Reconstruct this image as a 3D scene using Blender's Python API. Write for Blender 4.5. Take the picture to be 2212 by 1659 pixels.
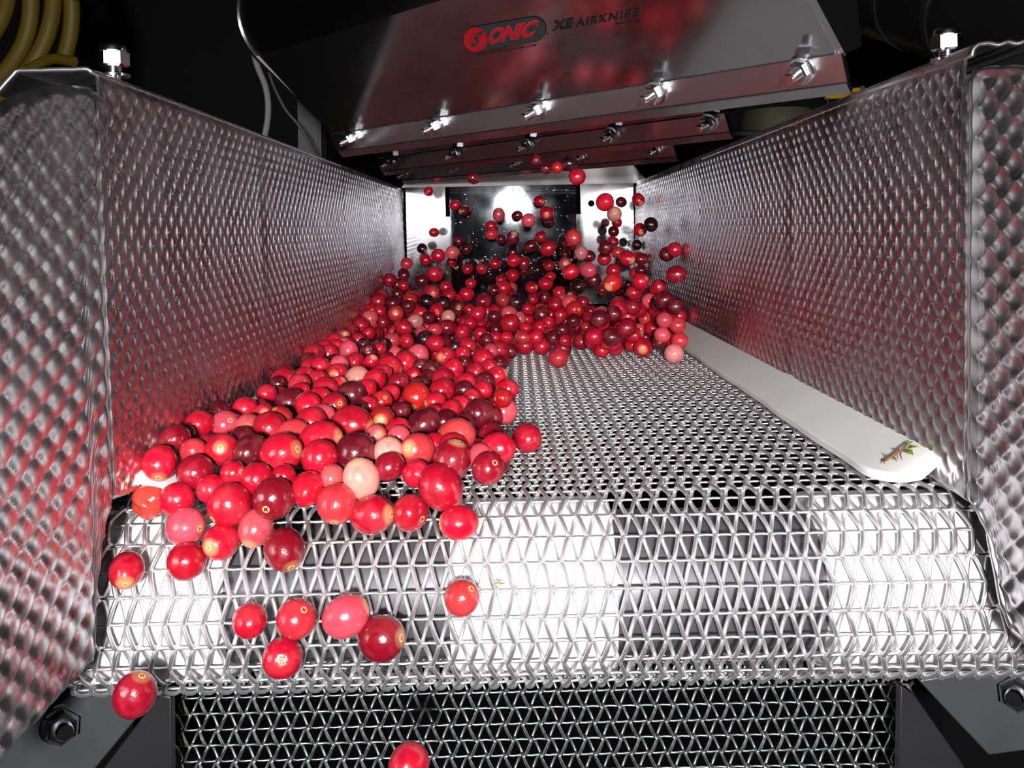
import bpy, bmesh, math, random, json
import numpy as np
from mathutils import Vector, Matrix, Quaternion

for o in list(bpy.data.objects): bpy.data.objects.remove(o)
SC = bpy.context.scene
C = SC.collection
random.seed(5)
R_ = math.radians

# ------------------------------------------------------------------ camera, light, exposure
FPX, CAM_H, ROLL, PPX, PPY = 2000.0, .1215, .02, 1110.0, 500.0
cam = bpy.data.cameras.new('camera'); camo = bpy.data.objects.new('camera', cam); C.objects.link(camo)
cam.sensor_width = 36.0; cam.lens = 36.0*FPX/2212
cam.shift_x = -(PPX-1106)/2212; cam.shift_y = -(829.5-PPY)/2212
cam.clip_start = .01; cam.clip_end = 50
cr, sr = math.cos(ROLL), math.sin(ROLL)
camo.matrix_world = Matrix(((cr, sr, 0, 0), (0, 0, -1, 0), (-sr, cr, 0, CAM_H), (0, 0, 0, 1)))
SC.camera = camo
w = bpy.data.worlds.new('world'); SC.world = w; w.use_nodes = True
w.node_tree.nodes['Background'].inputs[0].default_value = (.75, .8, 1, 1)
w.node_tree.nodes['Background'].inputs[1].default_value = .0012
fl = bpy.data.lights.new('camera_flash', 'AREA'); fl.shape = 'RECTANGLE'; fl.size = .07; fl.size_y = .05
fl.energy = 22; fl.color = (1, .97, .96)
flo = bpy.data.objects.new('camera_flash', fl); C.objects.link(flo)
flo.location = (.0, -.45, CAM_H+.06); flo.rotation_euler = (R_(87), 0, 0)
SC.view_settings.view_transform = 'Standard'; SC.view_settings.look = 'None'
SC.view_settings.exposure = 0.0; SC.view_settings.gamma = 1.0; SC.view_settings.use_curve_mapping = False
SC.cycles.use_denoising = True
SC.cycles.sample_clamp_indirect = 6.0
SC.cycles.max_bounces = 4; SC.cycles.glossy_bounces = 4; SC.cycles.diffuse_bounces = 2
SC.cycles.caustics_reflective = True; SC.cycles.caustics_refractive = False
SC.cycles.use_adaptive_sampling = True; SC.cycles.adaptive_threshold = .06; SC.cycles.adaptive_min_samples = 8

# ------------------------------------------------------------------ helpers
def at(px, py, d):
    """point at depth d that the photograph shows at pixel (px, py)"""
    u, v = (px-PPX)/FPX, -(py-PPY)/FPX
    return Vector(((u*cr+v*sr)*d, d, CAM_H+(-u*sr+v*cr)*d))
def at_plane(px, py, p0, n):
    a = at(px, py, 1.0); o = Vector((0, 0, CAM_H)); r = a-o
    return o + r*((p0-o).dot(n)/r.dot(n))
def link(o, parent=None):
    C.objects.link(o)
    if parent is not None: o.parent = parent
    return o
def empty(name, loc=(0, 0, 0)):
    o = bpy.data.objects.new(name, None); o.location = loc; o.empty_display_size = .02
    return link(o)
def tag(o, label, cat, group=None, kind=None):
    o['label'] = label; o['category'] = cat
    if group: o['group'] = group
    if kind: o['kind'] = kind
    return o
def mesh_np(name, verts, faces, mat=None, smooth=True):
    me = bpy.data.meshes.new(name)
    me.from_pydata([tuple(v) for v in verts], [], [tuple(f) for f in faces]); me.update()
    if smooth: me.shade_smooth()
    for m in (mat if isinstance(mat, (list, tuple)) else [mat]):
        if m: me.materials.append(m)
    return me
def grid_mesh(name, pts, mat, closed_u=False):
    """pts: numpy (nu, nv, 3) -> quad grid mesh, fast"""
    nu, nv = pts.shape[:2]
    idx = np.arange(nu*nv).reshape(nu, nv)
    f = np.stack([idx[:-1, :-1], idx[1:, :-1], idx[1:, 1:], idx[:-1, 1:]], -1).reshape(-1, 4)
    me = bpy.data.meshes.new(name)
    me.vertices.add(nu*nv); me.vertices.foreach_set('co', pts.reshape(-1).astype(np.float32))
    n = len(f); me.loops.add(n*4); me.loops.foreach_set('vertex_index', f.reshape(-1).astype(np.int32))
    me.polygons.add(n); me.polygons.foreach_set('loop_start', np.arange(0, n*4, 4, dtype=np.int32))
    me.polygons.foreach_set('loop_total', np.full(n, 4, dtype=np.int32))
    me.update(calc_edges=True); me.shade_smooth(); me.materials.append(mat)
    return me
def put(name, me, parent=None, loc=None, rot=None):
    o = bpy.data.objects.new(name, me); link(o, parent)
    if loc is not None: o.location = loc
    if rot is not None: o.rotation_euler = rot
    return o
class MB:
    def __init__(s): s.bm = bmesh.new()
    def box(s, lo, hi, M=None, bev=0):
        r = bmesh.ops.create_cube(s.bm, size=1)
        lo, hi = Vector(lo), Vector(hi)
        T = Matrix.Translation((lo+hi)/2) @ Matrix.Diagonal((*(hi-lo), 1))
        bmesh.ops.transform(s.bm, matrix=(M @ T) if M else T, verts=r['verts'])
        if bev:
            ed = list({e for v in r['verts'] for e in v.link_edges})
            bmesh.ops.bevel(s.bm, geom=ed, offset=bev, segments=2, affect='EDGES', clamp_overlap=True)
        return s
    def cyl(s, a, b, r0, r1=None, n=24, cap=True):
        a, b = Vector(a), Vector(b); r1 = r0 if r1 is None else r1
        r = bmesh.ops.create_cone(s.bm, cap_ends=cap, segments=n, radius1=r0, radius2=r1, depth=(b-a).length)
        q = Vector((0, 0, 1)).rotation_difference((b-a).normalized())
        bmesh.ops.transform(s.bm, matrix=Matrix.Translation((a+b)/2) @ q.to_matrix().to_4x4(), verts=r['verts'])
        return s
    def lathe(s, prof, M=None, n=24, phase=0):
        rings = []
        for r, z in prof:
            ring = []
            for k in range(n):
                a = 2*math.pi*k/n+phase; p = Vector((r*math.cos(a), r*math.sin(a), z))
                ring.append(s.bm.verts.new(M @ p if M else p))
            rings.append(ring)
        for A, B in zip(rings, rings[1:]):
            for k in range(n): s.bm.faces.new((A[k], A[(k+1) % n], B[(k+1) % n], B[k]))
        s.bm.faces.new(rings[0][::-1]); s.bm.faces.new(rings[-1])
        return s
    def prism(s, poly, off):
        """closed polygon (list of points) pushed along off"""
        off = Vector(off)
        A = [s.bm.verts.new(Vector(p)) for p in poly]; B = [s.bm.verts.new(Vector(p)+off) for p in poly]
        s.bm.faces.new(A); s.bm.faces.new(B[::-1])
        for k in range(len(A)):
            j = (k+1) % len(A); s.bm.faces.new((A[j], A[k], B[k], B[j]))
        return s
    def tube(s, pts, r, n=10):
        pts = [Vector(p) for p in pts]; rings = []
        t0 = (pts[1]-pts[0]).normalized(); up = Vector((0, 0, 1)) if abs(t0.z) < .9 else Vector((1, 0, 0))
        nrm = (up-t0*up.dot(t0)).normalized()
        for i, p in enumerate(pts):
            t = (pts[min(i+1, len(pts)-1)]-pts[max(i-1, 0)]).normalized()
            nrm = (nrm-t*nrm.dot(t)).normalized(); b = t.cross(nrm)
            rr = r[i] if isinstance(r, (list, tuple)) else r
            rings.append([s.bm.verts.new(p+(nrm*math.cos(2*math.pi*k/n)+b*math.sin(2*math.pi*k/n))*rr) for k in range(n)])
        for A, B in zip(rings, rings[1:]):
            for k in range(n): s.bm.faces.new((A[k], A[(k+1) % n], B[(k+1) % n], B[k]))
        s.bm.faces.new(rings[0][::-1]); s.bm.faces.new(rings[-1])
        return s
    def mesh(s, name, mat, smooth=True, ang=35):
        bmesh.ops.recalc_face_normals(s.bm, faces=s.bm.faces)
        me = bpy.data.meshes.new(name); s.bm.to_mesh(me); s.bm.free()
        if smooth:
            me.shade_smooth()
            try: me.set_sharp_from_angle(angle=R_(ang))
            except Exception: pass
        for m in (mat if isinstance(mat, (list, tuple)) else [mat]): me.materials.append(m)
        return me
    def build(s, name, mat, parent=None, smooth=True, ang=35):
        return put(name, s.mesh(name, mat, smooth, ang), parent)
def spline(pts, n=12):
    P = [Vector(p) for p in pts]; P = [P[0]*2-P[1]]+P+[P[-1]*2-P[-2]]; out = []
    for i in range(1, len(P)-2):
        for k in range(n):
            t = k/n; a, b, c, d = P[i-1:i+3]
            out.append(.5*((2*b)+(c-a)*t+(2*a-5*b+4*c-d)*t*t+(3*b-a-3*c+d)*t**3))
    out.append(P[-2]); return out

# ------------------------------------------------------------------ materials
def mat(name, col=(.5, .5, .5), rough=.4, metal=0.0, noise=0, nscale=40, bump=0, bscale=200, spec=.5, coat=0, rvar=0):
    m = bpy.data.materials.new(name); m.use_nodes = True
    N, L = m.node_tree.nodes, m.node_tree.links; b = N['Principled BSDF']
    b.inputs['Base Color'].default_value = (*col, 1); b.inputs['Roughness'].default_value = rough
    b.inputs['Metallic'].default_value = metal; b.inputs['Specular IOR Level'].default_value = spec
    b.inputs['Coat Weight'].default_value = coat
    tc = N.new('ShaderNodeTexCoord')
    if noise or rvar:
        n = N.new('ShaderNodeTexNoise'); n.inputs['Scale'].default_value = nscale; n.inputs['Detail'].default_value = 6
        L.new(tc.outputs['Object'], n.inputs['Vector'])
        if noise:
            mx = N.new('ShaderNodeMix'); mx.data_type = 'RGBA'
            mx.inputs['A'].default_value = (*[c*(1-noise) for c in col], 1); mx.inputs['B'].default_value = (*[min(1, c*(1+noise)) for c in col], 1)
            L.new(n.outputs['Fac'], mx.inputs['Factor']); L.new(mx.outputs['Result'], b.inputs['Base Color'])
        if rvar:
            mr = N.new('ShaderNodeMapRange'); mr.inputs['From Min'].default_value = .3; mr.inputs['From Max'].default_value = .7
            mr.inputs['To Min'].default_value = max(0, rough-rvar); mr.inputs['To Max'].default_value = rough+rvar
            L.new(n.outputs['Fac'], mr.inputs['Value']); L.new(mr.outputs['Result'], b.inputs['Roughness'])
    if bump:
        n2 = N.new('ShaderNodeTexNoise'); n2.inputs['Scale'].default_value = bscale; n2.inputs['Detail'].default_value = 5
        L.new(tc.outputs['Object'], n2.inputs['Vector'])
        bp = N.new('ShaderNodeBump'); bp.inputs['Strength'].default_value = bump; bp.inputs['Distance'].default_value = .001
        L.new(n2.outputs['Fac'], bp.inputs['Height']); L.new(bp.outputs['Normal'], b.inputs['Normal'])
    return m
M = {}
M['sheet'] = mat('dimpled_stainless', (.66, .65, .67), .29, 1, noise=.08, nscale=30, rvar=.05)
M['edge'] = mat('cut_steel', (.75, .73, .76), .35, 1)
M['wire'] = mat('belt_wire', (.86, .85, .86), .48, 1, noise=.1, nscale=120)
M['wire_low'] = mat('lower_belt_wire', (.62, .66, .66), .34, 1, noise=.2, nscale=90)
M['rust'] = mat('rusty_wire', (.28, .13, .06), .7, .3, noise=.4, nscale=200)
M['sleeve'] = mat('roller_sleeve', (.80, .80, .82), .35, 0, noise=.06, nscale=60, bump=.15)
M['drum'] = mat('roller_steel', (.16, .16, .175), .40, .7, noise=.3, nscale=25)
M['plastic'] = mat('white_seal_plastic', (.88, .88, .86), .42, 0, noise=.07, nscale=18, bump=.12, bscale=60)
M['mirror'] = mat('mirror_stainless', (.66, .66, .69), .07, 1, noise=.05, nscale=14, rvar=.03)
M['mirror_wet'] = mat('wet_mirror_stainless', (.40, .42, .48), .032, 1, noise=.35, nscale=22, bump=.006, bscale=160, rvar=.010)
M['brush'] = mat('brushed_stainless', (.72, .71, .72), .15, 1, noise=.06, nscale=20)
M['rail'] = mat('rail_stainless', (.70, .68, .69), .24, 1, noise=.05, nscale=30)
M['steel_dark_reflection'] = mat('tube_steel_dark_reflection', (.10, .10, .11), .30, 1, noise=.3, nscale=30)  # plenum steel; the black room it mirrors is put into the base colour
M['chrome'] = mat('zinc_bolt', (.85, .86, .9), .16, 1, noise=.08, nscale=200)
M['nylon'] = mat('nylon_ring', (.55, .58, .68), .4, .3)
M['paint'] = mat('dark_painted_steel', (.045, .05, .055), .42, .2, noise=.35, nscale=35, bump=.2, bscale=150)
M['paint2'] = mat('black_painted_steel', (.016, .017, .019), .38, .1, noise=.3, nscale=35)
M['black'] = mat('black_gap', (.003, .003, .004), .9, spec=.02)  # flat black painted in for the dark of gaps, recesses and backdrop
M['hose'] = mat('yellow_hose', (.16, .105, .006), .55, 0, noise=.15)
M['cable'] = mat('grey_cable', (.16, .17, .18), .5)
M['cable_dark'] = mat('dark_cable', (.05, .05, .055), .5)
M['olive'] = mat('dull_olive_paint', (.11, .10, .06), .6, 0, noise=.3, nscale=12)
M['greyp'] = mat('dull_grey_paint', (.07, .072, .072), .5, .2, noise=.25, nscale=14)
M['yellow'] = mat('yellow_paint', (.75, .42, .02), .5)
M['duct'] = mat('black_duct', (.012, .011, .012), .3, .1, noise=.4, nscale=9)
M['concrete'] = mat('dark_floor', (.05, .05, .05), .7, 0, noise=.3, nscale=3)
M['wallp'] = mat('dark_wall', (.03, .03, .032), .8, 0, noise=.3, nscale=2)
M['ink'] = mat('black_ink', (.010, .010, .011), .5, 0, spec=.2)
M['inkpanel'] = mat('charcoal_badge', (.022, .026, .028), .5, 0, spec=.2)
M['inkred'] = mat('red_badge', (.30, .006, .010), .5, 0, noise=.25, nscale=60, spec=.2)
M['inkpink'] = mat('badge_highlight', (.30, .03, .05), .5, 0, spec=.2)
M['stem'] = mat('dry_brown_stem', (.20, .08, .025), .8)
M['leaf'] = mat('dry_green_leaf', (.22, .24, .03), .7, noise=.3, nscale=300)

# ------------------------------------------------------------------ setting (unlit workshop around the machine)
def struct(name, me):
    o = put(name, me); o['kind'] = 'structure'; return o
struct('floor', MB().box((-4, -2, -1.0), (4, 5, -.95)).mesh('floor', M['concrete'], False))
struct('wall_back', MB().box((-4, 4.6, -.95), (4, 4.7, 2.6)).mesh('wall_back', M['wallp'], False))

# ------------------------------------------------------------------ dimensions
RC, RR = .442, .046                     # roller axis depth, outer radius of the belt on it
BXL, BXR = -.203, .226                  # belt edges
PITCH, PER, WR = .0110, .00817, .00102  # rod pitch, spiral period, wire radius
BZ = .0021                              # half height of a spiral
ZC = -(BZ+WR)                           # belt centre line below the carrying surface
XL, XR = -.173, .1905                   # guard faces at belt level
YBEND, YEND = .392, 1.462
ZTOP = .193

# ------------------------------------------------------------------ wire mesh belt
def spiral_mesh(name, x0, x1, per, half, bz, wr, hand, mt, seg=12, sides=6):
    n = int(round((x1-x0)/per)); T = n*seg
    th = np.arange(T+1)*(2*math.pi/seg)
    tri = np.arcsin(np.sin(th+math.pi/2)*.997)/(math.pi/2)     # rounded triangle wave
    tri = tri/np.abs(tri).max()
    y = half*tri; z = bz*np.clip(1.45*np.sin(th), -1, 1)
    x = (x0 + per*th/(2*math.pi)) if hand > 0 else (x1 - per*th/(2*math.pi))
    p = np.stack([x, y, z], 1)
    t = np.gradient(p, axis=0); t /= np.linalg.norm(t, axis=1, keepdims=True)
    a = np.cross(t, np.array([1., 0, 0])); a /= np.linalg.norm(a, axis=1, keepdims=True)+1e-9
    b = np.cross(t, a)
    k = np.arange(sides+1)*(2*math.pi/sides)
    pts = p[:, None]+wr*(a[:, None]*np.cos(k)[None, :, None]+b[:, None]*np.sin(k)[None, :, None])
    return grid_mesh(name, pts, mt)
def rod_mesh(name, x0, x1, per, wr, mt):
    n = int((x1-x0)/per); xs = np.linspace(x0-.001, x1+.001, n*4+1)
    y = .0004*np.cos(2*math.pi*(xs-x0)/per); p = np.stack([xs, y, 0*xs], 1)
    k = np.arange(7)*(2*math.pi/6)
    pts = p[:, None]+wr*np.stack([0*k, np.cos(k), np.sin(k)], 1)[None]
    return grid_mesh(name, pts, mt)
half = PITCH/2+.0010
sp = [spiral_mesh('wire_spiral', BXL, BXR, PER, half, BZ, WR, h, M['wire']) for h in (1, -1)]
rodm = rod_mesh('cross_rod', BXL, BXR, PER, .00062, M['wire'])
belt = empty('wire_mesh_belt', (0, .9, ZC))
tag(belt, 'silver woven wire mesh conveyor belt carrying the cranberries and curving down over the end roller', 'conveyor belt')
# stations of the rods along the run: far -> near flat, then round the roller, then a little of the return
st = []; y = YEND+.02
nflat = int((y-RC)/PITCH); ys = [RC+k*PITCH for k in range(nflat, -1, -1)]
for yy in ys: st.append((yy, ZC))
rc = RR+ZC; dth = 2*math.asin(PITCH/2/rc)
k = 1
while k*dth < math.pi*1.02:
    a = k*dth; st.append((RC-rc*math.sin(a), -RR+rc*math.cos(a))); k += 1
yy, zz = st[-1]
for k in range(1, 5): st.append((yy+k*PITCH, zz-.0006*k*k))
for i, (a, b) in enumerate(zip(st, st[1:])):
    mid = ((a[0]+b[0])/2, (a[1]+b[1])/2); ang = math.atan2(a[1]-b[1], a[0]-b[0])
    put('wire_spiral', sp[i % 2], belt, Vector((0, mid[0], mid[1]))-belt.location, (ang, 0, 0))
for a in st: put('cross_rod', rodm, belt, Vector((0, a[0], a[1]))-belt.location)

# end roller inside the belt
rol = empty('end_roller', (0, RC, -RR))
tag(rol, 'end roller with pale sleeves seen through the mesh where the belt curves down', 'roller')
ri = RR+2*ZC-.0006
def ring(x0, x1, r, name, mt, ch=.0015):
    me = MB().lathe([(r-ch, x0), (r, x0+ch), (r, x1-ch), (r-ch, x1)], Matrix.Rotation(R_(90), 4, 'Y'), 64).mesh(name, mt, ang=50)
    return put(name, me, rol)
ring(BXL-.02, BXR+.02, ri-.0065, 'drum', M['drum'])
for a, b in ((BXL-.004, -.1325), (-.0315, .0425), (.136, BXR+.004)): ring(a, b, ri, 'sleeve', M['sleeve'])

# lower belt hanging behind the roller
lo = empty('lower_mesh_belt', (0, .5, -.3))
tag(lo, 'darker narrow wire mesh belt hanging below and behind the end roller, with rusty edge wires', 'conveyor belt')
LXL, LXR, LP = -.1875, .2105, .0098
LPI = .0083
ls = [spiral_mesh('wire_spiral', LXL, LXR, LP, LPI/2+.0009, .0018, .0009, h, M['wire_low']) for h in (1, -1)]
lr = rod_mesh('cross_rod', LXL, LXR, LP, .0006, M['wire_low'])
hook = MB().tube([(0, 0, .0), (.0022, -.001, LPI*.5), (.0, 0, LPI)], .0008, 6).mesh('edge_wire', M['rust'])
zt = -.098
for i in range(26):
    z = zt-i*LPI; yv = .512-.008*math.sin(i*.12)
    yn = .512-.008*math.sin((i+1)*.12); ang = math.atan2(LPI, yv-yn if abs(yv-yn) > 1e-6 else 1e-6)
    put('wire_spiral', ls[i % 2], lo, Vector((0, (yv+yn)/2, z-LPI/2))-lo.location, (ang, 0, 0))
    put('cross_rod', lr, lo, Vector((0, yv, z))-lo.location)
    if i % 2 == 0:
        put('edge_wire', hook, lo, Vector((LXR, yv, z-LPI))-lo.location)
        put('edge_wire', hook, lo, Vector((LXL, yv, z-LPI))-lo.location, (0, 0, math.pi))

# ------------------------------------------------------------------ dimpled side guards
DC, DP = .0071, .0131            # dimple column spacing, vertical pitch
def dimple(s, z, sign, ax, ay, amp):
    h = np.zeros_like(s)
    c0 = np.floor(s/DC)
    for dc in (-1, 0, 1, 2):
        c = c0+dc; off = np.where(np.mod(c, 2) == 0, 0, DP/2); dx = (s-c*DC)/ax
        r0 = np.round((z-off)/DP)
        for dr in (-1, 0, 1):
            dz = (z-((r0+dr)*DP+off))/ay
            q = np.clip(1-dx*dx-dz*dz, 0, None)
            h = np.maximum(h, q)
    return sign*amp*h*(1.35-.35*h)
def guard(side):
    X0 = XL if side < 0 else XR
    # stations along the sheet: from the far end to the bend, round the bend, out along the ear
    th = R_(17); rb = .006; Te = .095
    # the outline of the ear, read off the photograph onto its plane
    sgn = 1 if side > 0 else -1
    pn = Vector((math.cos(th)*-sgn, -math.sin(th), 0)); pb = Vector((X0+sgn*rb*(1-math.cos(th)), YBEND-rb*math.sin(th), 0))
    def tz(px, py):
        q = at_plane(px, py, pb, pn); return (YBEND-rb*math.sin(th)-q.y)/math.cos(th), q.z
    low = [tz(*p) for p in ([(234, 1095), (216, 1150), (199, 1285), (193, 1430), (150, 1478), (0, 1640), (-120, 1775)] if side < 0 else
                            [(2100, 1090), (2130, 1150), (2150, 1240), (2162, 1310), (2182, 1362), (2212, 1392), (2400, 1560)])]
    for L_ in (low,):
        for k in range(1, len(L_)):
            if L_[k][0] <= L_[k-1][0]: L_[k] = (L_[k-1][0]+.0008, L_[k][1])
    far, crease = YEND, .64
    s_list = []
    y = far
    while y > YBEND:
        s_list.append(('w', y)); y -= DC/5 if y > .75 else (DC/7 if y > .52 else DC/9)
    nb = 5
    for k in range(nb+1): s_list.append(('b', th*k/nb))
    t = .0009
    while t < Te: s_list.append(('e', t)); t += .00095 if t < Te-.006 else .0003
    s_list.append(('e', Te))
    nv = 150
    cols = []; dims = []; sacc = 0; prev = None
    for kind, v in s_list:
        if kind == 'w':
            px, py = 0, v; nx, ny = 1, 0
        elif kind == 'b':
            px = -rb*(1-math.cos(v)); py = YBEND-rb*math.sin(v); nx, ny = math.cos(v), -math.sin(v)
        else:
            px = -rb*(1-math.cos(th))-v*math.sin(th); py = YBEND-rb*math.sin(th)-v*math.cos(th); nx, ny = math.cos(th), -math.sin(th)
        if prev: sacc += math.hypot(px-prev[0], py-prev[1])
        prev = (px, py)
        # lower and upper edge of the sheet
        z0 = .011 if side < 0 else .003
        if py >= RC: zb = .0045
        elif kind == 'w': zb = .0045+(z0-.0045)*(RC-py)/(RC-YBEND)
        else:
            t = v if kind == 'e' else 0.0
            zb = float(np.interp(t, [0]+[q[0] for q in low], [z0]+[q[1] for q in low]))
        if kind == 'w': zt = ZTOP-.0085+(.0085 if py > YBEND+.006 else 0)
        else:
            t = v if kind == 'e' else 0.0
            zt = ZTOP-.0072-(Te-math.sqrt(max(Te*Te-t*t, 0)))
        z = np.linspace(zb, zt, nv)
        s = np.full(nv, sacc + (.06*v if kind == 'e' else 0))
        edge = np.clip((zt-z)/.004, 0, 1)*np.clip((z-zb)/.002, 0, 1)
        e2 = 1.0
        if kind == 'e': e2 = min(1, max(0, (Te-v)/.002))
        if kind == 'b': e2 = .45
        ear = kind == 'e'
        if side < 0: h = dimple(s, z, 1, .0075, .0088, .0031 if ear else .0027)
        else: h = dimple(s, z, -1 if ear else 1, .0060 if ear else .0074, .0066 if ear else .0086, .0021 if ear else .0026)
        h = h*edge*e2
        if kind == 'w':
            q = (py-crease)/.010                                   # pressed crease where two sheets were joined
            h = h - .0012*math.exp(-q*q)
            if py > .955: h = h*.85+.0006
        xx = px + nx*h; yv = py + ny*h
        lean = 1+.027*np.clip(z, 0, 1)/ZTOP
        X = X0*lean + (-side)*0 + (side*-1)*xx
        cols.append(np.stack([X, yv+0*z, z], 1))
    pts = np.stack(cols, 0)
    if side < 0: pts = pts[::-1]
    g = empty('side_guard', (X0, YBEND, 0))
    me = grid_mesh('dimpled_sheet', pts-np.array([X0, YBEND, 0]), M['sheet'])
    me.materials.append(M['edge'])
    o = put('dimpled_sheet', me, g)
    md = o.modifiers.new('thickness', 'SOLIDIFY'); md.thickness = .0016; md.offset = -1; md.material_offset_rim = 1
    return g, X0
gL, _ = guard(-1); gR, _ = guard(1)
tag(gL, 'dimpled stainless steel side guard left of the belt with a bent top lip', 'guard')
tag(gR, 'dimpled stainless steel side guard right of the belt with a wavy cut lip', 'guard')
def lip(g, side):
    X0 = (XL if side < 0 else XR)*1.027
    if side < 0: prof = [(0, -.0005), (.0005, .0006), (.002, .0015), (.032, .0013), (.041, -.0085)]
    else: prof = [(0, -.0005), (.0008, .0028), (.003, .0048), (.0075, .0052), (.0115, .0042), (.0155, .0056), (.0195, .0046), (.0235, .0060), (.0275, .0048), (.034, .0056), (.043, -.004)]
    n = 260; ys = np.linspace(YBEND, YEND, n)
    # resample the profile
    P = np.array(prof); d = np.r_[0, np.cumsum(np.hypot(*np.diff(P, axis=0).T))]; ss = np.linspace(0, d[-1], 44)
    px = np.interp(ss, d, P[:, 0]); pz = np.interp(ss, d, P[:, 1])
    Y, S = np.meshgrid(ys, ss, indexing='ij')
    hh = dimple(Y, S+.004, 1, .0058, .0086, .0009) if side < 0 else 0*S
    pts = np.stack([X0+side*np.broadcast_to(px, Y.shape), Y, ZTOP-.0009+np.broadcast_to(pz, Y.shape)+hh*.6], -1)
    if side > 0: pts = pts[::-1]
    me = grid_mesh('top_lip', pts-np.array(g.location), M['sheet']); me.materials.append(M['edge'])
    o = put('top_lip', me, g)
    md = o.modifiers.new('thickness', 'SOLIDIFY'); md.thickness = .0018; md.offset = 0; md.material_offset_rim = 1
lip(gL, -1); lip(gR, 1)
def lock_nut(parent, p, scale=1.0, rot=0.3):
    """nyloc nut, stud and washer standing on p"""
    s = scale
    st = MB().cyl((0, 0, -.006*s), (0, 0, .0065*s), .0033*s, n=20)
    for k in range(5): st.cyl((0, 0, (.0005+.0011*k)*s), (0, 0, (.0011+.0011*k)*s), .0037*s, n=20)
    b = put('bolt', st.mesh('bolt', M['chrome']), parent, Vector(p)-parent.location)
    nut = MB().lathe([(.0058*s, .0045*s), (.0071*s, .0053*s), (.0071*s, .0112*s), (.0060*s, .0122*s)], None, 6, rot).mesh('nut', M['chrome'], ang=20)
    nb = put('nut', nut, b)
    put('nut_collar', MB().lathe([(.0061*s, .0118*s), (.0060*s, .0138*s), (.0054*s, .0149*s), (.0044*s, .0152*s), (.0038*s, .0138*s)], None, 28).mesh('nut_collar', M['chrome'], ang=60), b)
    put('washer', MB().lathe([(.0072*s, -.0002*s), (.0074*s, .0010*s), (.0070*s, .0012*s)], None, 28).mesh('washer', M['chrome']), b)
lock_nut(gL, at(246, 166, .424), .98); lock_nut(gR, at(2046, 131, .424), .98, .75)

# ------------------------------------------------------------------ white seal strips at the foot of the guards
def strip(side):
    # cross-section corners (x, z): inner lower, inner upper, outer upper, outer lower
    if side < 0: cs = [(-.1495, .0012), (-.1490, .0058), (-.1745, .0190), (-.1750, .0140)]
    else: cs = [(.1645, .0012), (.1640, .0058), (.1925, .0195), (.1930, .0145)]
    y0 = .418; n = 60; verts = []; faces = []
    ysl = [y0+(YEND-.004-y0)*(k/n)**1.6 for k in range(n+1)]
    for k, yv in enumerate(ysl):
        # rounded near end: the inner edge swings out to the wall
        q = max(0, 1-(yv-y0)/.030); sw = 1-math.sqrt(max(0, 1-q*q))
        wob = .0006*math.sin(yv*31)+.0003*math.sin(yv*83)
        drop = 0
        for j, (x, z) in enumerate(cs):
            inner = j in (0, 1)
            xx = x+(wob if inner else 0)
            if inner: xx += ((cs[2][0]-x)*.62)*sw; z += .004*sw
            verts.append((xx, yv, z-drop))
    for k in range(n):
        a, b = 4*k, 4*k+4
        for j in range(4): faces.append((a+j, a+(j+1) % 4, b+(j+1) % 4, b+j))
    faces.append((3, 2, 1, 0)); faces.append((4*n, 4*n+1, 4*n+2, 4*n+3))
    me = mesh_np('seal_strip', verts, faces, M['plastic'])
    bm = bmesh.new(); bm.from_mesh(me); bmesh.ops.recalc_face_normals(bm, faces=bm.faces); bm.to_mesh(me); bm.free()
    me.set_sharp_from_angle(angle=R_(40))
    o = put('seal_strip', me)
    md = o.modifiers.new('soft_edges', 'BEVEL'); md.width = .0007; md.segments = 2
    return o
tag(strip(-1), 'white plastic seal strip mostly buried under berries along the left guard', 'seal strip')
tag(strip(1), 'bare white plastic seal strip along the foot of the right guard', 'seal strip')

# ------------------------------------------------------------------ end plate closing the far end
ep = empty('end_plate', (0, YEND+.006, 0))
tag(ep, 'polished stainless end plate with two dark slots closing the far end of the belt', 'plate')
tilt = Matrix.Rotation(R_(-.25), 4, 'X')
def eb(name, x0, x1, y0, y1, z0, z1, mt, bev=.0006):
    return put(name, MB().box((x0, y0, z0), (x1, y1, z1), None, bev).mesh(name, mt, True, 30), ep)
TOPZ = .196
xs = [-.175, -.1075, -.1005, .0995, .1065, .1925]
eb('side_panel', xs[0], xs[1], 0, .003, .004, TOPZ, M['mirror'])
eb('side_panel', xs[4], xs[5], 0, .003, .004, TOPZ, M['mirror'])
cp = eb('centre_panel', xs[2], xs[3], -.001, .002, .004, TOPZ, M['mirror_wet'])
eb('joint_panel', xs[1], xs[2], .0005, .003, .004, .147, M['mirror'])
eb('joint_panel', xs[3], xs[4], .0005, .003, .004, .147, M['mirror'])
eb('slot_darkness', xs[0], xs[5], .0032, .006, .0, TOPZ, M['black'], 0)  # black stands in for the shade inside the slots
ep.rotation_euler = (R_(.55), 0, 0)
put('hole_darkness', MB().cyl((.1235, -.0006, .1635), (.1235, .002, .1635), .0052, n=20).mesh('hole_darkness', M['black']), ep)  # black disc painted in for the darkness of the round hole
rim = MB().prism([(-.176, -.006, TOPZ-.002), (.214, -.006, TOPZ-.002), (.188, -.012, TOPZ+.028), (-.150, -.012, TOPZ+.028)], (0, .002, .0006))
rim.build('rim', M['rail'], ep, True, 30)
for x in (-.172, .1925):
    put('corner_gap', MB().box((x-.0016, -.004, .003), (x+.0016, .0, TOPZ)).mesh('corner_gap', M['black'], False), ep)

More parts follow.
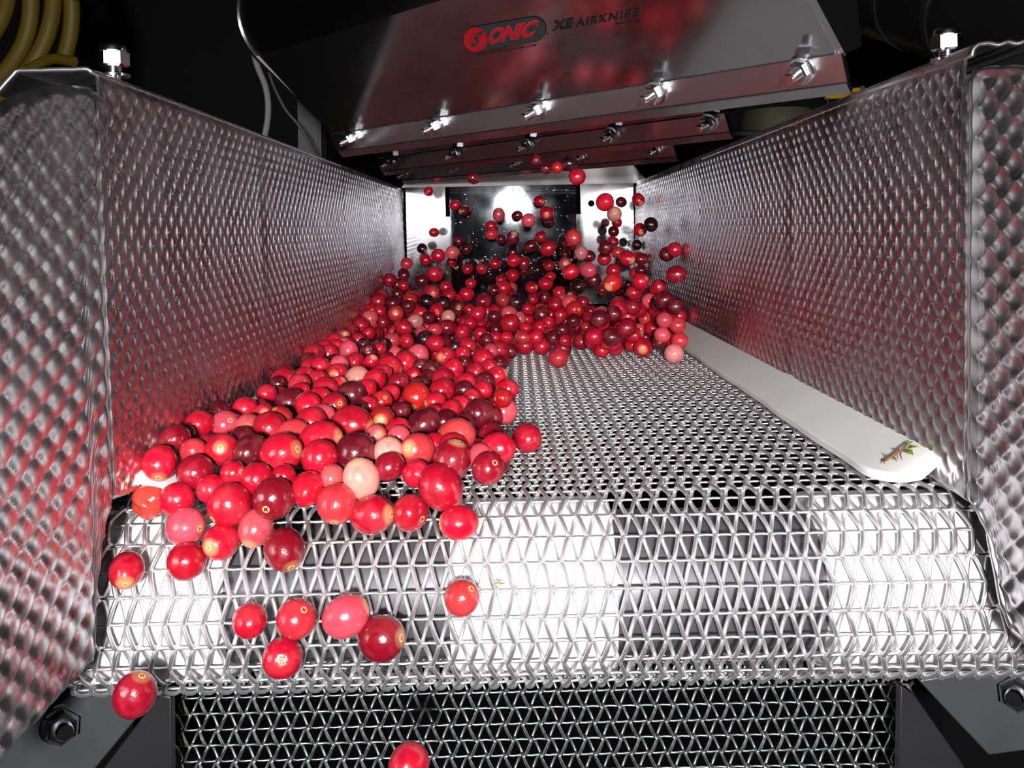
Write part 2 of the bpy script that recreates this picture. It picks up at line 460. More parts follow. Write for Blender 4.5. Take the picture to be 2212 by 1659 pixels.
dm = MB(); rd = random.Random(3)
for k in range(150):
    x, z, r = rd.uniform(-.095, .094), rd.uniform(.05, .19), rd.choice((.0008, .0010, .0012, .0017))
    q = bmesh.ops.create_icosphere(dm.bm, subdivisions=1, radius=r)
    bmesh.ops.transform(dm.bm, matrix=Matrix.Translation((x, -.001, z)) @ Matrix.Diagonal((1, .5, 1, 1)), verts=q['verts'])
o = dm.build('water_drops', M['chrome'], ep); o['kind'] = 'stuff'

# added dark sheet that keeps the view behind the lower belt black
xb = empty('dark_backdrop', (0, .64, -.40)); tag(xb, 'added black backdrop sheet keeping the space behind the lower mesh belt dark', 'backdrop')
put('backdrop_sheet', MB().box((-.27, 0, 0), (.29, .006, .27), None, .001).mesh('backdrop_sheet', M['black'], True, 30), xb)
put('backdrop_foot', MB().box((-.27, -.03, -.006), (.29, .006, 0), None, .001).mesh('backdrop_foot', M['paint2'], True, 30), xb)

# ------------------------------------------------------------------ air knives
def knife(pl, pr, zlow, bolts, scale=1.0, logo=False):
    L = Vector((pl[0], pl[1], zlow)); Rr = Vector((pr[0], pr[1], zlow))
    b = (Rr-L).normalized(); n = Vector((0, 0, 1)).cross(b).normalized()
    if n.y > 0: n = -n                                   # horizontal, towards the camera
    root = empty('air_knife', (L+Rr)/2); O = root.location
    ln = (Rr-L).length
    S = Matrix((b.to_4d(), n.to_4d(), Vector((0, 0, 1, 0)), Vector((0, 0, 0, 1)))).transposed()
    S = Matrix.Translation(L-O) @ Matrix(((b.x, n.x, 0, 0), (b.y, n.y, 0, 0), (b.z, n.z, 1, 0), (0, 0, 0, 1)))
    def P(x, a, z): return S @ Vector((x, a, z))          # x along the bar, a towards the camera, z up
    al = R_(40)
    ca, sa = math.cos(al), math.sin(al)
    rail_h = .0165
    # rail: steeper band at the foot
    rb = R_(66)
    r0 = (0.0, 0.0); r1 = (math.cos(rb)*rail_h, math.sin(rb)*rail_h)
    f0 = (r1[0]-.001, r1[1]+.0005); flen = .104
    f1 = (f0[0]+ca*flen, f0[1]+sa*flen)
    def slab(name, p, q, th, x0, x1, mt, bev=.0004):
        d = Vector((q[0]-p[0], q[1]-p[1])).normalized(); nn = Vector((-d.y, d.x))*th    # thickness away from the viewer
        poly = [P(x0, *p), P(x0, *q), P(x0, q[0]+nn.x, q[1]+nn.y), P(x0, p[0]+nn.x, p[1]+nn.y)]
        mb = MB().prism(poly, P(x1, 0, 0)-P(x0, 0, 0))
        return mb.build(name, mt, root, True, 30)
    fp = slab('face_plate', f0, f1, .003, .004, ln-.004, M['brush'])
    slab('clamp_rail', r0, r1, .0045, 0, ln, M['rail'])
    slab('outlet_lip', (-.0065, -.0060), (-.0012, -.0012), .004, .001, ln-.001, M['rail'])
    # teardrop plenum behind the face plate
    pr_ = .050; cen = (f1[0]-sa*(-0)-sa*pr_, f1[1]+ca*pr_)
    prof = []
    for k in range(25):
        a = (al-math.pi/2)+math.pi*1.15*k/24
        prof.append((cen[0]+pr_*math.cos(a), cen[1]+pr_*math.sin(a)))
    back = (f0[0]-.022, f0[1]+.010)
    prof += [back, (f0[0]-.004, f0[1]+.004), (f0[0]-sa*.0032, f0[1]+ca*.0032)]
    MB().prism([P(.004, *q) for q in prof], P(ln-.008, 0, 0)-P(0, 0, 0)).build('plenum', M['steel_dark_reflection'], root, True, 25)
    # end caps: thin plates a little larger than the section
    cx = sum(q[0] for q in prof)/len(prof); cz = sum(q[1] for q in prof)/len(prof)
    outl = [(cx+(q[0]-cx)*1.03, cz+(q[1]-cz)*1.03) for q in prof]
    for x0, dx in ((-.0005, .0045), (ln-.004, .0045)):
        MB().prism([P(x0, *q) for q in outl], P(dx, 0, 0)-P(0, 0, 0)).build('end_cap', M['rail'], root, True, 25)
    # clamp bolts: domed nut with the stud showing, square to the rail
    nrm = (S.to_3x3() @ Vector((0, math.sin(rb), -math.cos(rb)))).normalized()
    q = Vector((0, 0, 1)).rotation_difference(nrm).to_matrix().to_4x4()
    bm_ = MB().lathe([(.0062, -.0005), (.0064, .0012), (.0058, .0014)], None, 24).mesh('washer', M['chrome'])
    nm_ = MB().lathe([(.0046, .0010), (.0052, .0016), (.0052, .0056), (.0046, .0064)], None, 6).mesh('nut', M['chrome'], ang=20)
    sm_ = MB().lathe([(.0026, .0), (.0026, .0120), (.0019, .0128)], None, 18).mesh('bolt', M['chrome'])
    for x in bolts:
        pos = P(x, r1[0]*.62, r1[1]*.62)
        bo = put('bolt', sm_, root); bo.matrix_local = Matrix.Translation(pos) @ q @ Matrix.Scale(scale*1.3, 4)
        put('nut', nm_, bo); put('washer', bm_, bo)
    # geometry of the face for the lettering (world space)
    nf = (S.to_3x3() @ Vector((0, sa, -ca))).normalized()
    p0 = O + P(0, *f0)
    return root, fp, p0, nf, (L, b, n, ln)
def bolt_xs(pxs, pl, pr):
    # distances along the bar at which the photograph shows the bolts
    out = []
    L, Rr = Vector((*pl, 0)), Vector((*pr, 0)); d = (Rr-L); ln = d.length; d /= ln
    for px, py in pxs:
        a = at(px, py, 1).x
        # (L.x+t d.x) = a (L.y+t d.y)
        out.append((a*L.y-L.x)/(d.x-a*d.y))
    return out
K = [((-.172, .905), (.1925, .530), .2035, [(768, 290), (950, 255), (1168, 218), (1425, 175), (1738, 125)]),
     ((-.172, 1.205), (.1860, .792), .2035, [(850, 352), (988, 328), (1145, 300), (1328, 272), (1538, 240)]),
     ((-.172, 1.420), (.1860, 1.052), .2035, [(880, 380), (990, 365), (1120, 345), (1260, 325), (1423, 300)])]
klabels = ['frontmost steel air knife with logo lettering and five clamp bolts', 'second air knife, half hidden behind the frontmost one, over the belt', 'rearmost small air knife nearest the end plate']
knives = []
for (pl, pr, z, bx), lb in zip(K, klabels):
    r = knife(pl, pr, z, bolt_xs(bx, pl, pr)); tag(r[0], lb, 'air knife', 'air knives across the belt'); knives.append(r)

# lettering on the front face plate
kroot, kface, kp0, knf, kinfo = knives[0]
def face_pt(px, py, lift=.0003): return at_plane(px, py, kp0, knf)+knf*lift
def text_polys(body, shear=0, bold=.02, spacing=1.0):
    cu = bpy.data.curves.new('t', 'FONT'); cu.body = body; cu.size = 1; cu.shear = shear; cu.offset = bold; cu.space_character = spacing; cu.resolution_u = 5
    ob = bpy.data.objects.new('t', cu); C.objects.link(ob)
    bpy.context.view_layer.update()
    dg = bpy.context.evaluated_depsgraph_get(); me = bpy.data.meshes.new_from_object(ob.evaluated_get(dg))
    v = [tuple(x.co[:2]) for x in me.vertices]; f = [tuple(p.vertices) for p in me.polygons]
    bpy.data.objects.remove(ob); bpy.data.curves.remove(cu); bpy.data.meshes.remove(me)
    return v, f
def letter(name, body, corners, mt, lift, shear=0, bold=.02, spacing=1.0, parent=None):
    """corners: pixels of lower-left, lower-right, upper-left of the word on the plate"""
    v, f = text_polys(body, shear, bold, spacing)
    x0, x1 = min(a for a, b in v), max(a for a, b in v); y0, y1 = min(b for a, b in v), max(b for a, b in v)
    A, B, D = [face_pt(*c, lift) for c in corners]
    pts = [A+(B-A)*((a-x0)/(x1-x0))+(D-A)*((b-y0)/(y1-y0))-kroot.location for a, b in v]
    me = mesh_np(name, pts, f, mt, False)
    return put(name, me, kroot) if parent is None else put(name, me, parent)
def crop(x, y): return (980+x/5.027, y/5.027)
def outline_shape(name, pts, mt, lift, parent=None):
    V = [face_pt(*crop(*p), lift)-kroot.location for p in pts]
    mb = MB(); mb.bm.faces.new([mb.bm.verts.new(v) for v in V])
    return put(name, mb.mesh(name, mt, False), parent or kroot)
def pill(c0, r0, c1, r1, n=24):
    ax = math.atan2(c1[1]-c0[1], c1[0]-c0[0]); out = []
    for k in range(n+1):
        a = ax+math.pi/2+math.pi*k/n; out.append((c0[0]+r0*math.cos(a), c0[1]+r0*math.sin(a)))
    for k in range(n+1):
        a = ax-math.pi/2+math.pi*k/n; out.append((c1[0]+r1*math.cos(a), c1[1]+r1*math.sin(a)))
    return out
c0, c1 = (238, 424), (868, 312)
bd = outline_shape('logo_badge', pill(c0, 141, c1, 139), M['ink'], .0003)
outline_shape('badge_field', pill(c0, 134, c1, 132), M['inkpanel'], .0005, bd)
outline_shape('badge_disc', [(c0[0]+3+130*math.cos(2*math.pi*k/40), c0[1]+132*math.sin(2*math.pi*k/40)) for k in range(40)], M['inkred'], .0007, bd)
letter('badge_letters', 'S', [crop(185, 505), crop(290, 490), crop(215, 345)], M['inkpanel'], .0009, .35, .05, 1, bd)
letter('badge_letters', 'ONIC', [crop(380, 478), crop(905, 385), crop(395, 305)], M['inkpink'], .0008, .28, .055, 1.0, bd)
letter('badge_letters', 'ONIC', [crop(386, 472), crop(905, 381), crop(400, 312)], M['inkred'], .0010, .28, .03, 1.0, bd)
letter('lettering', 'www.sonicairsystems.com'.upper(), [crop(250, 606), crop(893, 498), crop(249, 588)], M['ink'], .0004, .1, .02, 1.25)
letter('lettering', 'XE', [crop(1062, 338), crop(1290, 298), crop(1072, 232)], M['ink'], .0004, .12, .04, 1.1)
letter('lettering', 'AIRKNIFE', [crop(1322, 293), crop(2010, 176), crop(1318, 210)], M['ink'], .0004, .12, .03, 1.25)
letter('lettering', 'Made in USA', [crop(1755, 272), crop(2036, 232), crop(1752, 246)], M['ink'], .0004, .1, .02, 1.2)
letter('lettering', 'R', [crop(1016, 378), crop(1030, 376), crop(1015, 362)], M['ink'], .0004, 0, .02, 1)

# ------------------------------------------------------------------ frame brackets under the belt end
def bracket(polys, label, bolt_px, bd, nm):
    p0 = at(*polys[0][0][0], polys[0][1]); root = empty('frame_bracket', p0)
    for pl, d, mt, nme in polys:
        pts = [at(x, y, d)-root.location for x, y in pl]
        me = MB().prism(pts, (0, .006, 0)).mesh(nme, M[mt], True, 30)
        o = put(nme, me, root); md = o.modifiers.new('edge', 'BEVEL'); md.width = .0008; md.segments = 2
    p = at(*bolt_px, bd)-root.location
    ax = Vector(nm).normalized(); q = Vector((0, 0, 1)).rotation_difference(ax).to_matrix().to_4x4()
    bo = put('bolt', MB().lathe([(.0042, -.004), (.0042, .0135), (.0036, .0145)], None, 24).mesh('bolt', M['chrome']), root)
    bo.matrix_local = Matrix.Translation(p) @ q
    put('nut', MB().lathe([(.0066, .0022), (.0078, .0030), (.0078, .0095), (.0066, .0104)], None, 6).mesh('nut', M['chrome'], ang=20), bo)
    put('washer', MB().lathe([(.0092, 0), (.0094, .0016), (.0088, .0020)], None, 32).mesh('washer', M['chrome']), bo)
    return tag(root, label, 'bracket')
bracket([([(-160, 1470), (330, 1490), (300, 1545), (188, 1680), (150, 1760), (-160, 1760)], .452, 'paint', 'bracket_plate'),
         ([(345, 1500), (370, 1505), (372, 1760), (150, 1760), (222, 1662)], .470, 'paint2', 'brace')],
        'dark painted frame plate with a hex bolt below the left guard', (128, 1562), .4515, (.75, -1, .1))
bracket([([(1985, 1470), (2400, 1400), (2400, 1590), (2212, 1622), (2137, 1632), (2050, 1540)], .452, 'paint', 'bracket_plate'),
         ([(1945, 1480), (1975, 1500), (2088, 1662), (2160, 1770), (1940, 1770)], .470, 'paint2', 'brace')],
        'dark painted frame plate with a hex bolt below the right guard', (2200, 1490), .4515, (-.75, -1, .1))

# ------------------------------------------------------------------ things in the dark behind
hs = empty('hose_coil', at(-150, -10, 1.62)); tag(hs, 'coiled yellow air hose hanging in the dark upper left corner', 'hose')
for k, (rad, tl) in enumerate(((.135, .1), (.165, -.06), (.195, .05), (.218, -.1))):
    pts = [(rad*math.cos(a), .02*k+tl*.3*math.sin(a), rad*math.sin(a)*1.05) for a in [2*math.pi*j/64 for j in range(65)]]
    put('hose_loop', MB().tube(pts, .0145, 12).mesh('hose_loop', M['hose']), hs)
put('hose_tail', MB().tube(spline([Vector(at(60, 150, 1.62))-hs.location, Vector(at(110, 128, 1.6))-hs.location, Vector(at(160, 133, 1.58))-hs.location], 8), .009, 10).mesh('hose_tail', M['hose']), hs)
def cable(name, pts, r, mt, label):
    P = spline(pts, 10); base = P[-1]; o = put(name, MB().tube([p-base for p in P], r, 10).mesh(name, mt)); o.location = base
    return tag(o, label, 'cable')
cable('cable', [at(532, -60, 1.25), at(538, 40, 1.25), at(552, 130, 1.25), at(574, 190, 1.25), at(579, 245, 1.25), at(568, 310, 1.25), at(540, 420, 1.25)], .0042, M['cable'], 'light grey cable hanging behind the left guard')
cable('cable', [at(560, -40, 1.3), at(575, 130, 1.3), at(610, 225, 1.3), at(655, 285, 1.3), at(700, 380, 1.3)], .0022, M['cable_dark'], 'thin dark cable curving down beside the frontmost air knife')
def post(name, px0, px1, py0, py1, d, dep, mt, label, cat, bev=.004):
    a, b = at(px0, py1, d), at(px1, py0, d); a.z = -.95; base = Vector(((a.x+b.x)/2, d+dep/2, a.z))
    root = empty(name, base)
    put('body', MB().box((-(b.x-a.x)/2, -dep/2, 0), ((b.x-a.x)/2, dep/2, b.z-a.z), None, bev).mesh('body', mt, True, 30), root)
    put('cap', MB().box((-(b.x-a.x)/2-.004, -dep/2-.004, b.z-a.z-.012), ((b.x-a.x)/2+.004, dep/2+.004, b.z-a.z), None, .002).mesh('cap', mt, True, 30), root)
    return tag(root, label, cat)
post('support_post', 645, 690, 170, 420, 1.52, .05, M['greyp'], 'dim grey support post behind the left guard', 'post')
# duct along the upper right
a, b = at(1900, -40, 1.5), at(2500, 120, 1.0)
dk = empty('duct', a); tag(dk, 'large black duct in the dark upper right corner', 'duct')
put('pipe', MB().cyl(a-a, b-a, .085, n=40).mesh('pipe', M['duct'], ang=50), dk)
dv = (b-a).normalized()
for t in (.0, .22, .45): put('band', MB().cyl((b-a)*t, (b-a)*t+dv*.012, .088, n=40).mesh('band', M['paint2'], ang=50), dk)
yb = empty('yellow_rail', at(1822, 198, 2.1)); tag(yb, 'small yellow rail seen far off above the right guard', 'rail')
for k in (0, 1): put('bar', MB().cyl((-.042, 0, -.012*k), (.042, 0, .004-.012*k), .0055, n=12).mesh('bar', M['yellow']), yb)
put('leg', MB().cyl((.041, 0, -1.12), (.041, 0, -.01), .008, n=12).mesh('leg', M['paint2']), yb); put('leg', MB().cyl((-.036, .0, -1.12), (-.036, 0, -.01), .005, n=12).mesh('leg', M['paint2']), yb)
put('end_block', MB().box((.036, -.01, -.022), (.046, .01, .012), None, .002).mesh('end_block', M['olive']), yb)
dr = empty('drum', at(1680, 345, 2.0)); tag(dr, 'dull olive drum standing dimly behind the right guard', 'drum')
put('drum_body', MB().lathe([(.075, -1.08), (.08, -1.075), (.08, .085), (.072, .105), (.04, .112)], None, 32).mesh('drum_body', M['olive'], ang=40), dr)
put('drum_hoop', MB().lathe([(.0805, .02), (.084, .025), (.0805, .03)], None, 32).mesh('drum_hoop', M['greyp']), dr)
bf = empty('frame_rail', at(1545, 300, 1.75)); tag(bf, 'dim grey frame rail behind the second air knife at right', 'frame')
def fbar(n_, p, q, r): put(n_, MB().cyl(at(*p, 1.75)-bf.location, at(*q, 1.75)-bf.location, r, n=12).mesh(n_, M['greyp']), bf)
fbar('rail_leg', (1556, 330), (1556, 1570), .006); fbar('rail_bar', (1480, 290), (1640, 288), .006); fbar('rail_upright', (1556, 270), (1556, 340), .004); fbar('rail_bar', (1480, 318), (1600, 318), .004)

